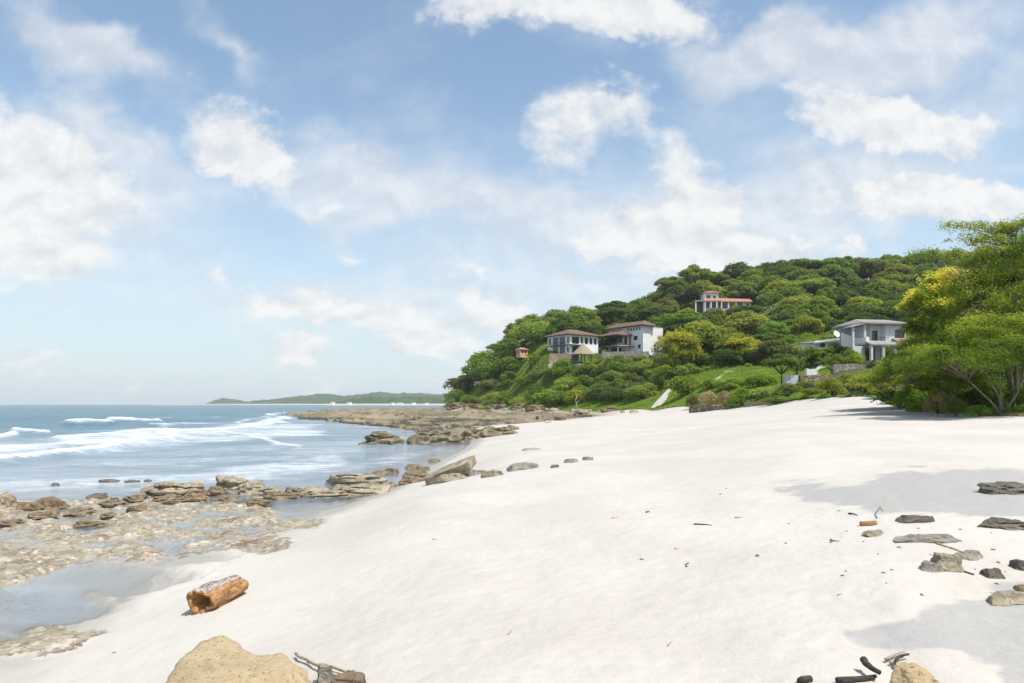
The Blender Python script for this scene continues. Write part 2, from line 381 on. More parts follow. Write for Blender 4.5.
# ------------------------------------------------------------------ the lie of the land
# surveyed heights: (picture column, picture row, distance) or, with a fourth value, (column, None, distance, height)
SURVEY = [
 # open sand
 (512,683,4.65),(300,683,5.2),(700,683,4.5),(900,683,4.4),(1024,683,4.35),(1250,683,4.4),
 (512,560,8.6),(512,500,13.6),(512,450,27),(560,430,47),(600,416.5,112),(650,414,105),
 (300,600,7.9),(330,560,10.2),(420,500,14.2),(460,470,24),(700,416,74),(800,500,11),(800,450,16.5),(700,500,12),(700,450,20),
 (1024,500,9.6),(1024,450,15.8),(1024,560,7.0),(1250,450,15),(1250,560,7),(900,540,7.7),(900,600,5.7),(920,430,22),(800,425,28),
 (640,430,40),(700,430,33),(600,440,33),(860,405,48),(780,410,55),
 # shore line and sea bed
 (215,600,None,.40),(130,None,9.3,.12),(60,None,9.75,-.05),(0,None,9.5,-.03),(0,None,6.6,.14),(-150,None,6.6,.05),(300,None,14.6,.12),(390,None,20.4,.12),(430,None,26,.12),
 (480,None,48,.10),(380,None,30,-.35),(420,None,45,-.5),(330,None,20,-.12),(200,None,15,-.03),(100,None,15,-.03),(0,None,15,-.04),(100,None,19,-.06),(0,None,20,-.10),
 (200,None,20,-.2),(0,None,30,-1),(200,None,30,-.8),(300,None,40,-.9),(350,None,33,-.5),(0,None,100,-4),(200,None,100,-3.4),(300,None,160,-2.4),(380,None,120,-.5),
 (430,None,400,-3),(440,None,300,-1.4),(0,None,700,-8),(300,None,700,-7),(-400,None,50,-3),(-500,None,10,-.3),(-600,None,200,-5),(-700,None,5,0.0),(440,None,120,-.2),(470,None,80,.05),
 (520,None,700,-4),(420,None,200,-.4),(400,None,300,-2),
 # foot of the hill
 (446,409,252),(480,410,217),(520,410.5,192),(560,411,172),(600,411.5,150),(650,411,130),(700,409.5,102),(740,407,86),(780,403.5,76),
 (820,399.5,66),(860,398,54),(900,406,44),(950,412.5,36),(1000,415.5,30.5),(1060,418,27),(1250,418,26),
 (450,402,264),(480,397,232),(520,398,206),(560,400,184),(600,402,162),(650,402,142),
 # headland and cliff
 (470,390,262),(495,372,256),(520,360,250),(530,364,222),(530,380,210),(560,388,190),(600,388,182),(650,387,168),(620,377,192),
 # central villa platform
 (545,356,214),(575,354,212),(600,354,214),(640,353,216),(665,352,218),(560,367,203),(600,368,203),(650,365,205),(600,354,226),(640,352,232),
 (560,338,252),(600,334,262),(650,328,266),
 # crest
 (515,352,290),(555,344,305),(600,336,315),(650,320,320),(700,300,326),(760,285,326),(830,277,318),(900,275,306),(960,277,292),(1030,284,272),(1250,286,250),
 # upper house platform
 (690,311,253),(720,311,254),(750,310,256),(720,312,262),(720,325,238),
 (690,350,195),(690,372,152),(700,394,118),(740,390,106),(760,372,128),(780,352,165),(800,328,205),(850,308,250),(900,306,245),(850,335,175),
 # grey house platform and garden
 (812,366,116),(845,362.5,111),(880,362.5,112),(905,363,113),(860,361,122),(830,378,95),(870,379,85),(800,385,93),(780,393,90),(820,390,80),(860,391,68),
 (920,388,70),(950,393,50),(1000,400,38),(1024,360,80),(1000,345,110),(950,340,150),(960,312,205),(1100,385,50),(1100,350,120),(1300,380,60),(1300,340,140),
 # behind the hill
 (600,None,480,12),(760,None,480,24),(900,None,480,30),(1100,None,460,30),(600,None,750,4),(900,None,750,6),(1200,None,750,6),(520,None,400,2),
 # behind the camera
 (512,None,3.0,.95),(300,None,3.4,.75),(900,None,3.2,1.15),
]
def warp(X, Y):
    s = np.sqrt(np.maximum(Y, 0)**2 + 9.0)
    return np.stack([np.clip(X/s, -1.6, 1.6)*3.0, np.log(s)], 1)
_pts = []
for r in SURVEY:
    if len(r) == 4:
        px, py, D, z = r
        if D is None: D = (HC-z)*FPX/(py-HOR)
        _pts.append(((px-512)/FPX*D, D, z))
    else: _pts.append(at(*r))
_pts = np.array(_pts)
_C = warp(_pts[:, 0], _pts[:, 1])
# heights are compressed before interpolation so that hills do not overshoot onto the beach
def _zc(z): return np.arcsinh(z/1.2)
def _zu(c): return np.sinh(c)*1.2
def _phi(A, B): return np.sqrt(((A[:, None, :]-B[None])**2).sum(2) + 0.05**2)
def _fit():
    n = len(_C); A = np.zeros((n+3, n+3)); A[:n, :n] = _phi(_C, _C) - np.eye(n)*0.004
    A[:n, n] = 1; A[:n, n+1:] = _C; A[n:, :n] = A[:n, n:].T
    return np.linalg.solve(A, np.concatenate([_zc(_pts[:, 2]), np.zeros(3)]))
_W = _fit()
def base_z(X, Y):
    X = np.ravel(np.asarray(X, float)); Y = np.ravel(np.asarray(Y, float)); out = np.empty(len(X))
    for i in range(0, len(X), 40000):
        w = warp(X[i:i+40000], Y[i:i+40000])
        out[i:i+40000] = _zu(_phi(w, _C) @ _W[:len(_C)] + _W[len(_C)] + w @ _W[len(_C)+1:])
    return out
def pix(X, Y, z=0.05):
    Ys = np.maximum(Y, 0.5)
    return 512+FPX*X/Ys, HOR+FPX*(HC-z)/Ys
# low rock flats in the wet corner of the beach: (column, row, half width, half height)
FLATS = [(45,548,75,17),(115,549,34,10),(10,588,32,15),(30,643,72,28),(232,545,62,15),(222,509,58,9),(150,532,40,7),(260,553,26,8),(60,522,70,8),
         (170,515,30,6),(20,515,40,8),(250,530,70,8),(300,528,22,6)]
POOLS = [(55,603,75,26,.14),(140,585,70,16,.11),(100,572,70,14,.09),(200,563,60,9,.06),(150,545,45,6,.04),(20,632,40,10,.05),(75,530,60,5,.05),(190,525,50,4,.04),(5,620,40,20,.12)]
def ground_fields(X, Y):
    """height, rock share, planted share"""
    X = np.ravel(np.asarray(X, float)); Y = np.ravel(np.asarray(Y, float))
    z = base_z(X, Y)
    near = sstep(Y, 3, 5)*(1-sstep(Y, 22, 30))*(1-sstep(X, -1.6, -.6))
    px, py = pix(X, Y)
    n = fbm(xyz(X, Y, .9), 4); nf = fbm(xyz(X, Y, 3.1, 4.0), 3)
    wob = n*.42 + nf*.22
    rock = np.zeros(len(X)); dip = np.zeros(len(X))
    for (cx, cy, rx, ry) in FLATS:
        d = np.sqrt(((px-cx)/rx)**2 + ((py-cy)/ry)**2) + wob
        rock = np.maximum(rock, 1-sstep(d, .72, .98))
    for (cx, cy, rx, ry, k) in POOLS:
        d = np.sqrt(((px-cx)/rx)**2 + ((py-cy)/ry)**2) + wob*.6
        dip = np.maximum(dip, k*(1-sstep(d, .5, 1.05)))
    k = near > 0
    plat = np.zeros(len(X)); plat[k] = sstep(poly_inside(px[k], py[k]*2.2, [(a, b*2.2) for a, b in PLATFORM]) + wob[k]*22, -10, 14)
    plat *= near
    z = z + plat*.9*(-.014 + .042*n + .006*nf - z) - .45*dip*plat
    rock = np.maximum(rock*.8, plat*sstep(n + .5*nf - 3.0*dip, -.28, .22))
    rock = rock*near
    low = near*(1-sstep(z, .18, .42))
    z = z - dip*near*(1-sstep(z, .25, .5)) + low*(n*.022 + nf*.008)
    z = np.where(rock > .01, z + (rock*(.045 + .025*nf + .06*n)), z)
    # gentle undulation and trodden unevenness of the open sand
    beach = sstep(z, .25, .9)*(1-sstep(Y, 60, 90))
    z = z + beach*(.035*fbm(xyz(X, Y, .28, 9), 3) + .012*fbm(xyz(X, Y, 1.7, 3), 3)*(1-sstep(Y, 14, 30)) + .006*fbm(xyz(X, Y, 6, 3), 2)*(1-sstep(Y, 9, 16)))
    farrock = sstep(Y, 95, 125)*(1-sstep(px, 575, 640))*(z > -.5)
    rock = np.maximum(rock, farrock)
    # planted ground: above the foot line of the hill
    pxs = 512+FPX*X/np.maximum(Y, 1)
    foot = np.interp(pxs, FOOT_PX, FOOT_D)
    foot = foot*(1+.03*fbm(xyz(X, Y, .08, 2), 3))
    veg = sstep(Y/foot, .99, 1.03)*sstep(z, .55, .8)*(Y > 5)
    hill = sstep(Y/foot, 1.0, 1.25)
    z = z + hill*.5*fbm(xyz(X, Y, .06, 5), 3)
    return z, rock, veg
def poly_inside(px, py, poly):
    inside = np.zeros(len(px), bool); dist = np.full(len(px), 1e9)
    n = len(poly)
    for i in range(n):
        (ax, ay), (bx, by) = poly[i], poly[(i+1) % n]
        c = ((ay > py) != (by > py)) & (px < (bx-ax)*(py-ay)/((by-ay) if by != ay else 1e-9)+ax); inside ^= c
        t = np.clip(((px-ax)*(bx-ax)+(py-ay)*(by-ay))/((bx-ax)**2+(by-ay)**2), 0, 1)
        dist = np.minimum(dist, np.hypot(px-ax-t*(bx-ax), py-ay-t*(by-ay)))
    return np.where(inside, dist, -dist)
# the low rock platform at the water's edge and the damp grey patches of the dry sand, as outlines on the ground
PLATFORM = [(-90,498),(60,499),(130,495),(215,497),(262,503),(300,514),(322,526),(285,531),(262,534),(292,556),(262,562),(236,551),(190,553),(150,562),(92,553),(62,577),(30,598),(-90,606)]
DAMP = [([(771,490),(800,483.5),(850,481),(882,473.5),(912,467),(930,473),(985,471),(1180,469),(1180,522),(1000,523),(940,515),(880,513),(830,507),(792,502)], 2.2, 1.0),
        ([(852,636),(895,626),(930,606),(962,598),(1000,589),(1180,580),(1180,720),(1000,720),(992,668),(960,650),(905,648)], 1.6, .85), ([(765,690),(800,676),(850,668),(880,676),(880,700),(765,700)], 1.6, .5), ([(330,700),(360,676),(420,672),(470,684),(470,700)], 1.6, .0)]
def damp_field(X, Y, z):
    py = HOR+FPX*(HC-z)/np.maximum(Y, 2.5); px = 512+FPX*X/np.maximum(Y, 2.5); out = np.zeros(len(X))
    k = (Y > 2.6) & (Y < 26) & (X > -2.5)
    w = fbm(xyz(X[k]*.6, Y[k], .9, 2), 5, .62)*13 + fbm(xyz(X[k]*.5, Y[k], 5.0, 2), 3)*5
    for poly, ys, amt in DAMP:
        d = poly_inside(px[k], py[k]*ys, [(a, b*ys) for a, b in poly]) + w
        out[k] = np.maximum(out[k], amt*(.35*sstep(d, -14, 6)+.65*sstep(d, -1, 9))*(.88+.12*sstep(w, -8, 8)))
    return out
FOOT_PX = [-400, 440, 446, 480, 520, 560, 600, 650, 700, 740, 780, 820, 860, 900, 950, 1000, 1060, 1250, 2400]
FOOT_D = [9999, 300, 252, 217, 192, 172, 150, 130, 102, 86, 76, 66, 55, 43, 36, 30.5, 27, 25, 22]
def gz(X, Y):
    return float(ground_fields([X], [Y])[0][0])
def gzs(X, Y): return ground_fields(X, Y)[0]
def on_ground(px, D, dz=0.0):
    X = (px-512)/FPX*D
    return (X, D, gz(X, D)+dz)
def spot(px, py):
    """where the line of sight through a picture point first meets the sand"""
    D = np.exp(np.linspace(math.log(3.2), math.log(260), 900)); X = (px-512)/FPX*D
    g = gzs(X, D); ray = HC-(py-HOR)/FPX*D
    k = np.argmax(ray <= g)
    return (float(X[k]), float(D[k]), float(g[k]))

def ground_mat():
    m, t, b, o = new_mat('ground_surface')
    geo = t.new('ShaderNodeNewGeometry'); P = geo.outputs['Position']
    sp = t.new('ShaderNodeSeparateXYZ'); t.l.new(P, sp.inputs[0]); z = sp.outputs[2]
    def att(n):
        a = t.new('ShaderNodeAttribute'); a.attribute_name = n; return a.outputs['Fac']
    nl = t.noise(P, .35, 5, .6); nm = t.noise(P, 2.6, 6, .62); nf = t.noise(P, 26, 4, .65)
    sand = t.mix(t.rng(nl, .35, .65), (.455, .418, .370), (.506, .470, .420))
    sand = t.mix(t.math('MULTIPLY', t.rng(nm, .55, .72), .28), sand, (.42, .385, .34))
    sand = t.mix(t.math('MULTIPLY', t.rng(t.noise(P, 90, 2, .6), .62, .70), .35), sand, (.34, .29, .23))
    zz = t.math('ADD', z, t.math('MULTIPLY', t.math('SUBTRACT', nm, .5), .10))
    wet = t.rng(zz, .05, .20, 1, 0)
    sand = t.mix(wet, sand, (.33, .305, .265))
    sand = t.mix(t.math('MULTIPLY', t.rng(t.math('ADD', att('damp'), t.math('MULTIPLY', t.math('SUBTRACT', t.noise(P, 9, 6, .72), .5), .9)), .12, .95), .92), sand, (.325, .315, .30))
    rk = t.mix(t.rng(nm, .35, .62), (.225, .19, .135), (.37, .315, .23))
    rk = t.mix(t.rng(t.noise(P, 1.3, 5, .7), .50, .66), rk, (.155, .105, .065))
    rk = t.mix(t.rng(t.noise(P, 9, 6, .7), .50, .64), rk, (.16, .135, .09))
    rk = t.mix(t.math('MULTIPLY', t.rng(t.noise(P, 5, 5, .7), .54, .62), .8), rk, (.52, .475, .41))
    rock = t.rng(t.math('ADD', att('rock'), t.math('MULTIPLY', t.math('MULTIPLY', t.math('SUBTRACT', t.noise(P, 4.5, 7, .72), .5), 4.6), t.rng(att('rock'), .0, .35))), .34, .62)
    c = t.mix(rock, sand, rk)
    soil = t.mix(t.rng(nm, .4, .6), (.035, .05, .016), (.075, .085, .03))
    soil = t.mix(t.rng(t.noise(P, .6, 4, .6), .55, .7), soil, (.11, .085, .05))
    vg = t.rng(t.math('ADD', att('veg'), t.math('MULTIPLY', t.math('SUBTRACT', t.noise(P, .9, 5, .7), .5), .8)), .35, .65)
    c = t.mix(vg, c, soil)
    t.put(b.inputs['Base Color'], c)
    dry = t.math('MAXIMUM', t.rng(zz, .03, .13), t.math('MULTIPLY', rock, .7))
    t.put(b.inputs['Roughness'], t.rng(dry, 0, 1, .28, .92, False))
    b.inputs['Specular IOR Level'].default_value = .3
    h = t.math('ADD', t.math('MULTIPLY', nf, .35), t.math('ADD', t.math('MULTIPLY', t.noise(P, 120, 2, .6), .10), t.math('ADD', t.math('MULTIPLY', t.noise(P, 5.5, 4, .6), 1.1), t.math('MULTIPLY', t.noise(P, 1.6, 3, .6), 1.1))))
    bump(t, b, h, .022, .75)
    return m
M['ground'] = ground_mat()

def build_ground():
    ys = np.concatenate([np.linspace(-60, 2.0, 26), np.exp(np.arange(math.log(2.2), math.log(34), .0052)),
                         np.exp(np.arange(math.log(34), math.log(900), .011))])
    u = np.concatenate([-np.geomspace(9, .84, 26), np.arange(-.82, .82, .0031), np.geomspace(.84, 9, 26)])
    s = np.sqrt(np.maximum(ys, 0)**2+9)
    X = s[:, None]*u[None]; Y = np.repeat(ys[:, None], len(u), 1)
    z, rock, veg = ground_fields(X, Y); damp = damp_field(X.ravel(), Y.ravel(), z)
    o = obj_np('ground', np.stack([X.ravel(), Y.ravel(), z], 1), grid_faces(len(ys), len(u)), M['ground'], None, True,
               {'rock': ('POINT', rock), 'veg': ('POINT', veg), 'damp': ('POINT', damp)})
    tag(o, 'white sand beach rising from wet rock flats to the green hill', 'ground', kind='structure')
build_ground()

# ------------------------------------------------------------------ the sea
def seg_dist(px, py, pts):
    best = np.full(len(px), 1e9); side = np.zeros(len(px))
    for (ax, ay), (bx, by) in zip(pts[:-1], pts[1:]):
        t = np.clip(((px-ax)*(bx-ax)+(py-ay)*(by-ay)*9)/((bx-ax)**2+9*(by-ay)**2), 0, 1)
        d = np.hypot((px-ax-t*(bx-ax)), 3*(py-ay-t*(by-ay)))
        k = d < best; best[k] = d[k]; side[k] = (py-ay-t*(by-ay))[k]
    return best/3, side        # measured in rows; side > 0 is the shoreward side
# lines of breaking water as (column, row) on the water surface, with half thickness in rows, strength and crest height
BREAKERS = [([(-200,470),(-60,464),(0,460.5),(60,453),(110,447.5),(165,440.5),(178,437)], 2.6, 1.0, .34),
            ([(-120,456),(0,450),(90,443),(160,436)], 5.0, .78, .1),
            ([(60,441),(150,433.5),(215,431),(262,425),(285,419.5)], 3.6, .92, .25),
            ([(215,433),(262,440),(280,446),(297,447.5)], 2.3, .80, .12), ([(230,437),(270,433),(292,427)], 3, .62, .1),
            ([(160,427.5),(230,424),(270,417)], 1.5, .70, .2),
            ([(70,424.5),(84,423.6),(98,424.4)], 1.5, 1.0, .55), ([(118,420.5),(134,421.6),(156,424.8)], 2.0, 1.0, .7),
            ([(-30,443),(0,440),(14,438)], 2.6, .95, .4), ([(14,434.5),(28,435),(46,436.3)], 1.9, 1.0, .45),
            ([(60,434),(150,431.5),(170,431)], 2.0, .5, .1), ([(270,416.5),(283,413.5)], 1.6, .95, .1), ([(300,425),(322,425)], .8, .75, .05),
            ([(330,424),(370,427),(405,430)], .9, .5, .0),
            ([(160,419),(220,417)], .7, .55, .2), ([(-40,416),(40,415)], .6, .3, .2)]
WASH = [(([(-200,452),(0,450),(120,443),(230,434),(300,430)]), 11, .66), (([(-200,480),(0,474),(150,464),(300,452),(400,442)]), 10, .42), (([(-200,505),(0,488),(120,482),(230,474),(330,462)]), 12, .62), (([(0,500),(90,492),(160,487)]), 6, .56), (([(250,480),(330,470),(400,460)]), 6, .45),
        (([(-100,470),(60,462),(200,452),(300,446)]), 5, .30), (([(380,462),(440,450),(480,444)]), 5, .52), (([(40,560),(140,560),(240,548)]), 9, .46), (([(100,535),(200,535)]), 7, .45)]
def sea_mat():
    m, t, b, o = new_mat('sea_water')
    P = t.new('ShaderNodeNewGeometry').outputs['Position']
    def att(n):
        a = t.new('ShaderNodeAttribute'); a.attribute_name = n; return a.outputs['Fac']
    dep = att('depth'); fm = att('foam')
    st = t.new('ShaderNodeMapping'); t.l.new(P, st.inputs[0]); st.inputs['Scale'].default_value = (.55, 1.0, 1.0); st.inputs['Rotation'].default_value = (0, 0, .25)
    n1 = t.noise(st.outputs[0], .22, 8, .66, .4); n2 = t.noise(st.outputs[0], 1.7, 8, .72, .5)
    f = t.math('ADD', fm, t.math('MULTIPLY', t.math('SUBTRACT', n1, .5), 1.0)); f = t.math('ADD', f, t.math('MULTIPLY', t.math('SUBTRACT', n2, .5), 1.1))
    foam = t.math('MULTIPLY', t.rng(f, .26, 1.12), t.rng(fm, .02, .36))
    deep = t.mix(t.rng(dep, .1, 4.5), (.31, .365, .41), (.085, .185, .245))
    deep = t.mix(t.math('MULTIPLY', t.rng(t.noise(st.outputs[0], .12, 7, .7), .42, .62), .45), deep, (.045, .115, .15))
    cb = t.mix(foam, deep, (.70, .73, .74))
    t.n.remove(b)
    df = t.new('ShaderNodeBsdfDiffuse'); t.put(df.inputs['Color'], cb)
    al = t.math('SUBTRACT', 1.0, t.math('POWER', 2.718, t.math('MULTIPLY', dep, -5.0)))
    al = t.math('MAXIMUM', al, t.math('MULTIPLY', foam, .95))
    tp = t.new('ShaderNodeBsdfTransparent'); body = t.new('ShaderNodeMixShader'); t.put(body.inputs[0], al)
    t.l.new(tp.outputs[0], body.inputs[1]); t.l.new(df.outputs[0], body.inputs[2])
    gl = t.new('ShaderNodeBsdfGlossy'); gl.inputs['Roughness'].default_value = .10
    fr = t.new('ShaderNodeFresnel'); fr.inputs['IOR'].default_value = 1.33
    sf = t.new('ShaderNodeMixShader'); t.put(sf.inputs[0], t.math('MULTIPLY', fr.outputs[0], t.math('SUBTRACT', 1.0, foam)))
    t.l.new(body.outputs[0], sf.inputs[1]); t.l.new(gl.outputs[0], sf.inputs[2]); t.l.new(sf.outputs[0], o.inputs[0])
    h = t.math('ADD', t.math('MULTIPLY', t.noise(st.outputs[0], .9, 6, .6), 1.2), t.math('MULTIPLY', t.noise(st.outputs[0], 5, 5, .6), .22))
    nd = t.new('ShaderNodeBump'); nd.inputs['Strength'].default_value = 1.0
    t.put(nd.inputs['Distance'], t.rng(dep, .0, 1.2, .012, .42)); t.l.new(h, nd.inputs['Height']); [t.l.new(nd.outputs[0], q.inputs['Normal']) for q in (df, gl, fr)]
    return m
M['sea'] = sea_mat()
def build_sea():
    rows = np.concatenate([[404.455], np.arange(404.8, 470, .34), np.arange(470, 700, 1.0)])
    ys = np.concatenate([np.linspace(-40, 5.5, 24), ((HC*FPX)/(rows-HOR))[::-1]])
    px = np.concatenate([np.linspace(-2600, -200, 40), np.arange(-190, 680, 2.2), np.linspace(690, 2600, 30)])
    u = (px-512)/FPX
    s = np.maximum(np.sqrt(np.maximum(ys, 0)**2+9), 3)
    X = np.clip(s[:, None]*u[None], -4150, 4150).ravel(); Y = np.repeat(ys[:, None], len(u), 1).ravel()
    g = ground_fields(X, Y)[0]; g = np.where(Y > 850, -9, g)
    dep = np.clip(-g, 0, 12)
    cx, cy = pix(X, Y, 0.0)
    wob = fbm(xyz(X, Y, .10, 2), 4)
    foam = np.zeros(len(X)); z = np.zeros(len(X))
    for pts, th, k, hgt in BREAKERS:
        d, side = seg_dist(cx+wob*14, cy+wob*1.4*np.clip((cy-HOR)/30, .2, 1.5), pts)
        lead = np.where(side > 0, d/(th*.75), d/(th*1.25))
        foam = np.maximum(foam, k*(1-sstep(lead, .0, 1.55)))
        z += hgt*np.exp(-(d/(th*.8))**2)*(Y > 10)
    for pts, th, k in WASH:
        d, side = seg_dist(cx+wob*20, cy+wob*3, pts)
        foam = np.maximum(foam, k*(1-sstep(d/th, .3, 1.2)))
    calm = np.clip(dep/2.5, 0, 1)
    sw = np.sin((Y*.92+X*.30)*.21 + 2.2*fbm(xyz(X, Y, .02, 7), 3))
    z += calm*(.16*sw + .10*fbm(xyz(X, Y*2, .16, 3), 3))*(1-sstep(Y, 500, 1500))
    z += np.clip(dep*2, 0, 1)*.012*fbm(xyz(X, Y*1.6, 1.1, 8), 3)*(Y < 60)
    z = np.where(Y > 2500, 0, z)
    o = obj_np('sea', np.stack([X, Y, z], 1), grid_faces(len(ys), len(u)), M['sea'], None, True, {'depth': ('POINT', dep), 'foam': ('POINT', foam)})
    tag(o, 'blue green sea with white breakers rolling onto the shore', 'sea', kind='structure')
build_sea()

# ------------------------------------------------------------------ the rock shelf that runs out from the headland
SHELF = [(281,414.5),(300,418.5),(335,422.5),(395,428),(412,430.5),(425,437),(440,440.5),(500,436),(545,427),(600,419),(640,414.5),(600,411.2),(560,410.6),(520,410.0),(480,409.2),(440,408.6),(400,408.2),(330,409.6)]
def shelf_mat():
    m, t, b, o = new_mat('shelf_rock'); P = t.new('ShaderNodeNewGeometry').outputs['Position']; sp = t.new('ShaderNodeSeparateXYZ'); t.l.new(P, sp.inputs[0])
    mp = t.new('ShaderNodeMapping'); t.l.new(P, mp.inputs[0]); mp.inputs['Scale'].default_value = (.6, .3, 1)
    big = t.noise(mp.outputs[0], .10, 6, .65); mid = t.noise(mp.outputs[0], .8, 7, .7); fin = t.noise(P, 3.2, 6, .7)
    c = t.mix(t.rng(big, .38, .62), (.135, .115, .07), (.30, .245, .155))
    c = t.mix(t.math('MULTIPLY', t.rng(mid, .50, .66), .85), c, (.060, .052, .036))
    c = t.mix(t.math('MULTIPLY', t.rng(fin, .52, .66), .6), c, (.36, .305, .21))
    c = t.mix(t.rng(t.math('ADD', sp.outputs[2], t.math('MULTIPLY', t.math('SUBTRACT', fin, .5), .4)), .05, .38, 1, 0), c, (.055, .048, .035))
    t.put(b.inputs['Base Color'], c); b.inputs['Roughness'].default_value = .85; b.inputs['Specular IOR Level'].default_value = .3
    bump(t, b, t.math('ADD', fin, mid), .12, 1.0); return m
M['shelf'] = shelf_mat()
def build_shelf():
    W = np.array([((px-512)*HC*FPX/(py-HOR)/FPX, HC*FPX/(py-HOR)) for px, py in SHELF])
    poly = [(X/Y*2.6, math.log(Y)) for X, Y in W]
    ys = np.exp(np.linspace(math.log(42), math.log(460), 420)); u = np.arange(-.36, .24, .0017)
    X = (ys[:, None]*u[None]).ravel(); Y = np.repeat(ys[:, None], len(u), 1).ravel()
    d = poly_inside(X/Y*2.6, np.log(Y), poly) + .035*fbm(xyz(X/Y*26, np.log(Y)*22), 4)
    n = fbm(xyz(X*.7, Y*.42, .075, 3), 3, .5) + .6*fbm(xyz(X, Y*.5, .26, 4), 4, .55); r = np.abs(fbm(xyz(X, Y*.5, .17, 6), 4))
    h = .46 + .62*n + .30*sstep(d, .03, .25)
    st = .30; hq = np.floor(h/st)*st + st*sstep((h/st) % 1, .62, .98)      # bedded ledges
    gul = sstep(r, .02, .16)                                               # gullies between slabs
    chan = np.exp(-((np.log(Y)-math.log(62)-.12*np.sin(X*.3))/.055)**2)*sstep(-X, -6, 3)
    z = hq*(.15+.85*gul) - .75*chan*.9 + .05*fbm(xyz(X, Y, 1.3, 2), 3)
    edge = sstep(d, -.01, .022)
    g = base_z(X, Y)
    z = np.minimum(z, 1.0+.9*sstep(d, 0, .2)+np.maximum(g, 0)*.0)
    z = (z+.55)*edge - .75
    z = np.where(g > .45, np.minimum(z, g+.10+.12*n), z)
    keep = (edge > .001)
    F = grid_faces(len(ys), len(u)); F = F[keep[F].any(1)]
    used = np.unique(F); remap = -np.ones(len(X), int); remap[used] = np.arange(len(used))
    o = obj_np('rock_shelf', np.stack([X, Y, z], 1)[used], remap[F], M['shelf'], None, False)
    tag(o, 'brown bedded rock shelf running out from the foot of the headland', 'rock shelf', kind='structure')
build_shelf()

# ------------------------------------------------------------------ far coast
def far_hill(name, label, prof, D0, D1, mat, seed):
    """prof: picture column -> height in rows above the horizon at the crest"""
    pxs = np.arange(prof[0][0], prof[-1][0]+.1, .8); hs = np.interp(pxs, [p[0] for p in prof], [p[1] for p in prof])
    t = np.linspace(0, 1, 28)
    shape = np.interp(t, [0, .03, .10, .5, .8, 1], [-.02, .0, .06, 1, .8, .0])
    D = D0+(D1-D0)*t
    X = (pxs[None]-512)/FPX*D[:, None]; Y = np.repeat(D[:, None], len(pxs), 1)
    Dc = D0+(D1-D0)*.5
    z = shape[:, None]*(hs[None]*Dc/FPX)
    bumps = fbm(xyz(X, Y, 1/90., seed), 4).reshape(z.shape)
    z = z*(1+.16*bumps) + np.where(shape[:, None] > .05, 6*fbm(xyz(X, Y, 1/26., seed+3), 3).reshape(z.shape)*np.clip(hs/4, 0, 1)[None], 0)
    o = obj_np(name, np.stack([X.ravel(), Y.ravel(), z.ravel()], 1), grid_faces(len(t), len(pxs)), mat, None, True)
    tag(o, label, 'hills', kind='structure')
def far_mat(name, a, b_):
    m, t, b, o = new_mat(name); P = t.new('ShaderNodeNewGeometry').outputs['Position']
    sp = t.new('ShaderNodeSeparateXYZ'); t.l.new(P, sp.inputs[0])
    c = t.mix(t.rng(t.noise(P, .03, 6, .7), .35, .65), a, b_)
    c = t.mix(t.rng(sp.outputs[2], 1.5, 5.0, 1, 0), c, (.50, .45, .36))
    t.put(b.inputs['Base Color'], c); b.inputs['Roughness'].default_value = .95; b.inputs['Specular IOR Level'].default_value = .1
    return m
M['far'] = far_mat('far_forest', (.022, .055, .018), (.055, .095, .032))
far_hill('far_headland', 'low hazy headland on the horizon, farthest along the coast', [(150,0),(160,.8),(170,.4),(205,.9),(215,4.2),(224,6.4),(234,5.4),(244,3.0),(262,2.2),(300,1.2),(330,.0)], 3150, 3900, M['far'], 1)
far_hill('far_hills', 'blue hazy line of hills behind the far green coast', [(236,0),(250,2.8),(262,4.5),(275,5.4),(296,8.5),(312,10.2),(328,11.2),(345,9),(360,10),(378,13),(392,11.5),(420,10.6),(450,11.2),(480,10),(560,8),(640,4)], 2600, 3400, M['far'], 2)
far_hill('far_hills', 'wooded green coast across the bay with a pale beach', [(325,0),(332,1.0),(342,4.2),(356,6.4),(372,8.2),(388,7.4),(405,8.6),(425,7.6),(450,8),(500,7),(600,5)], 1650, 2250, M['far'], 3)
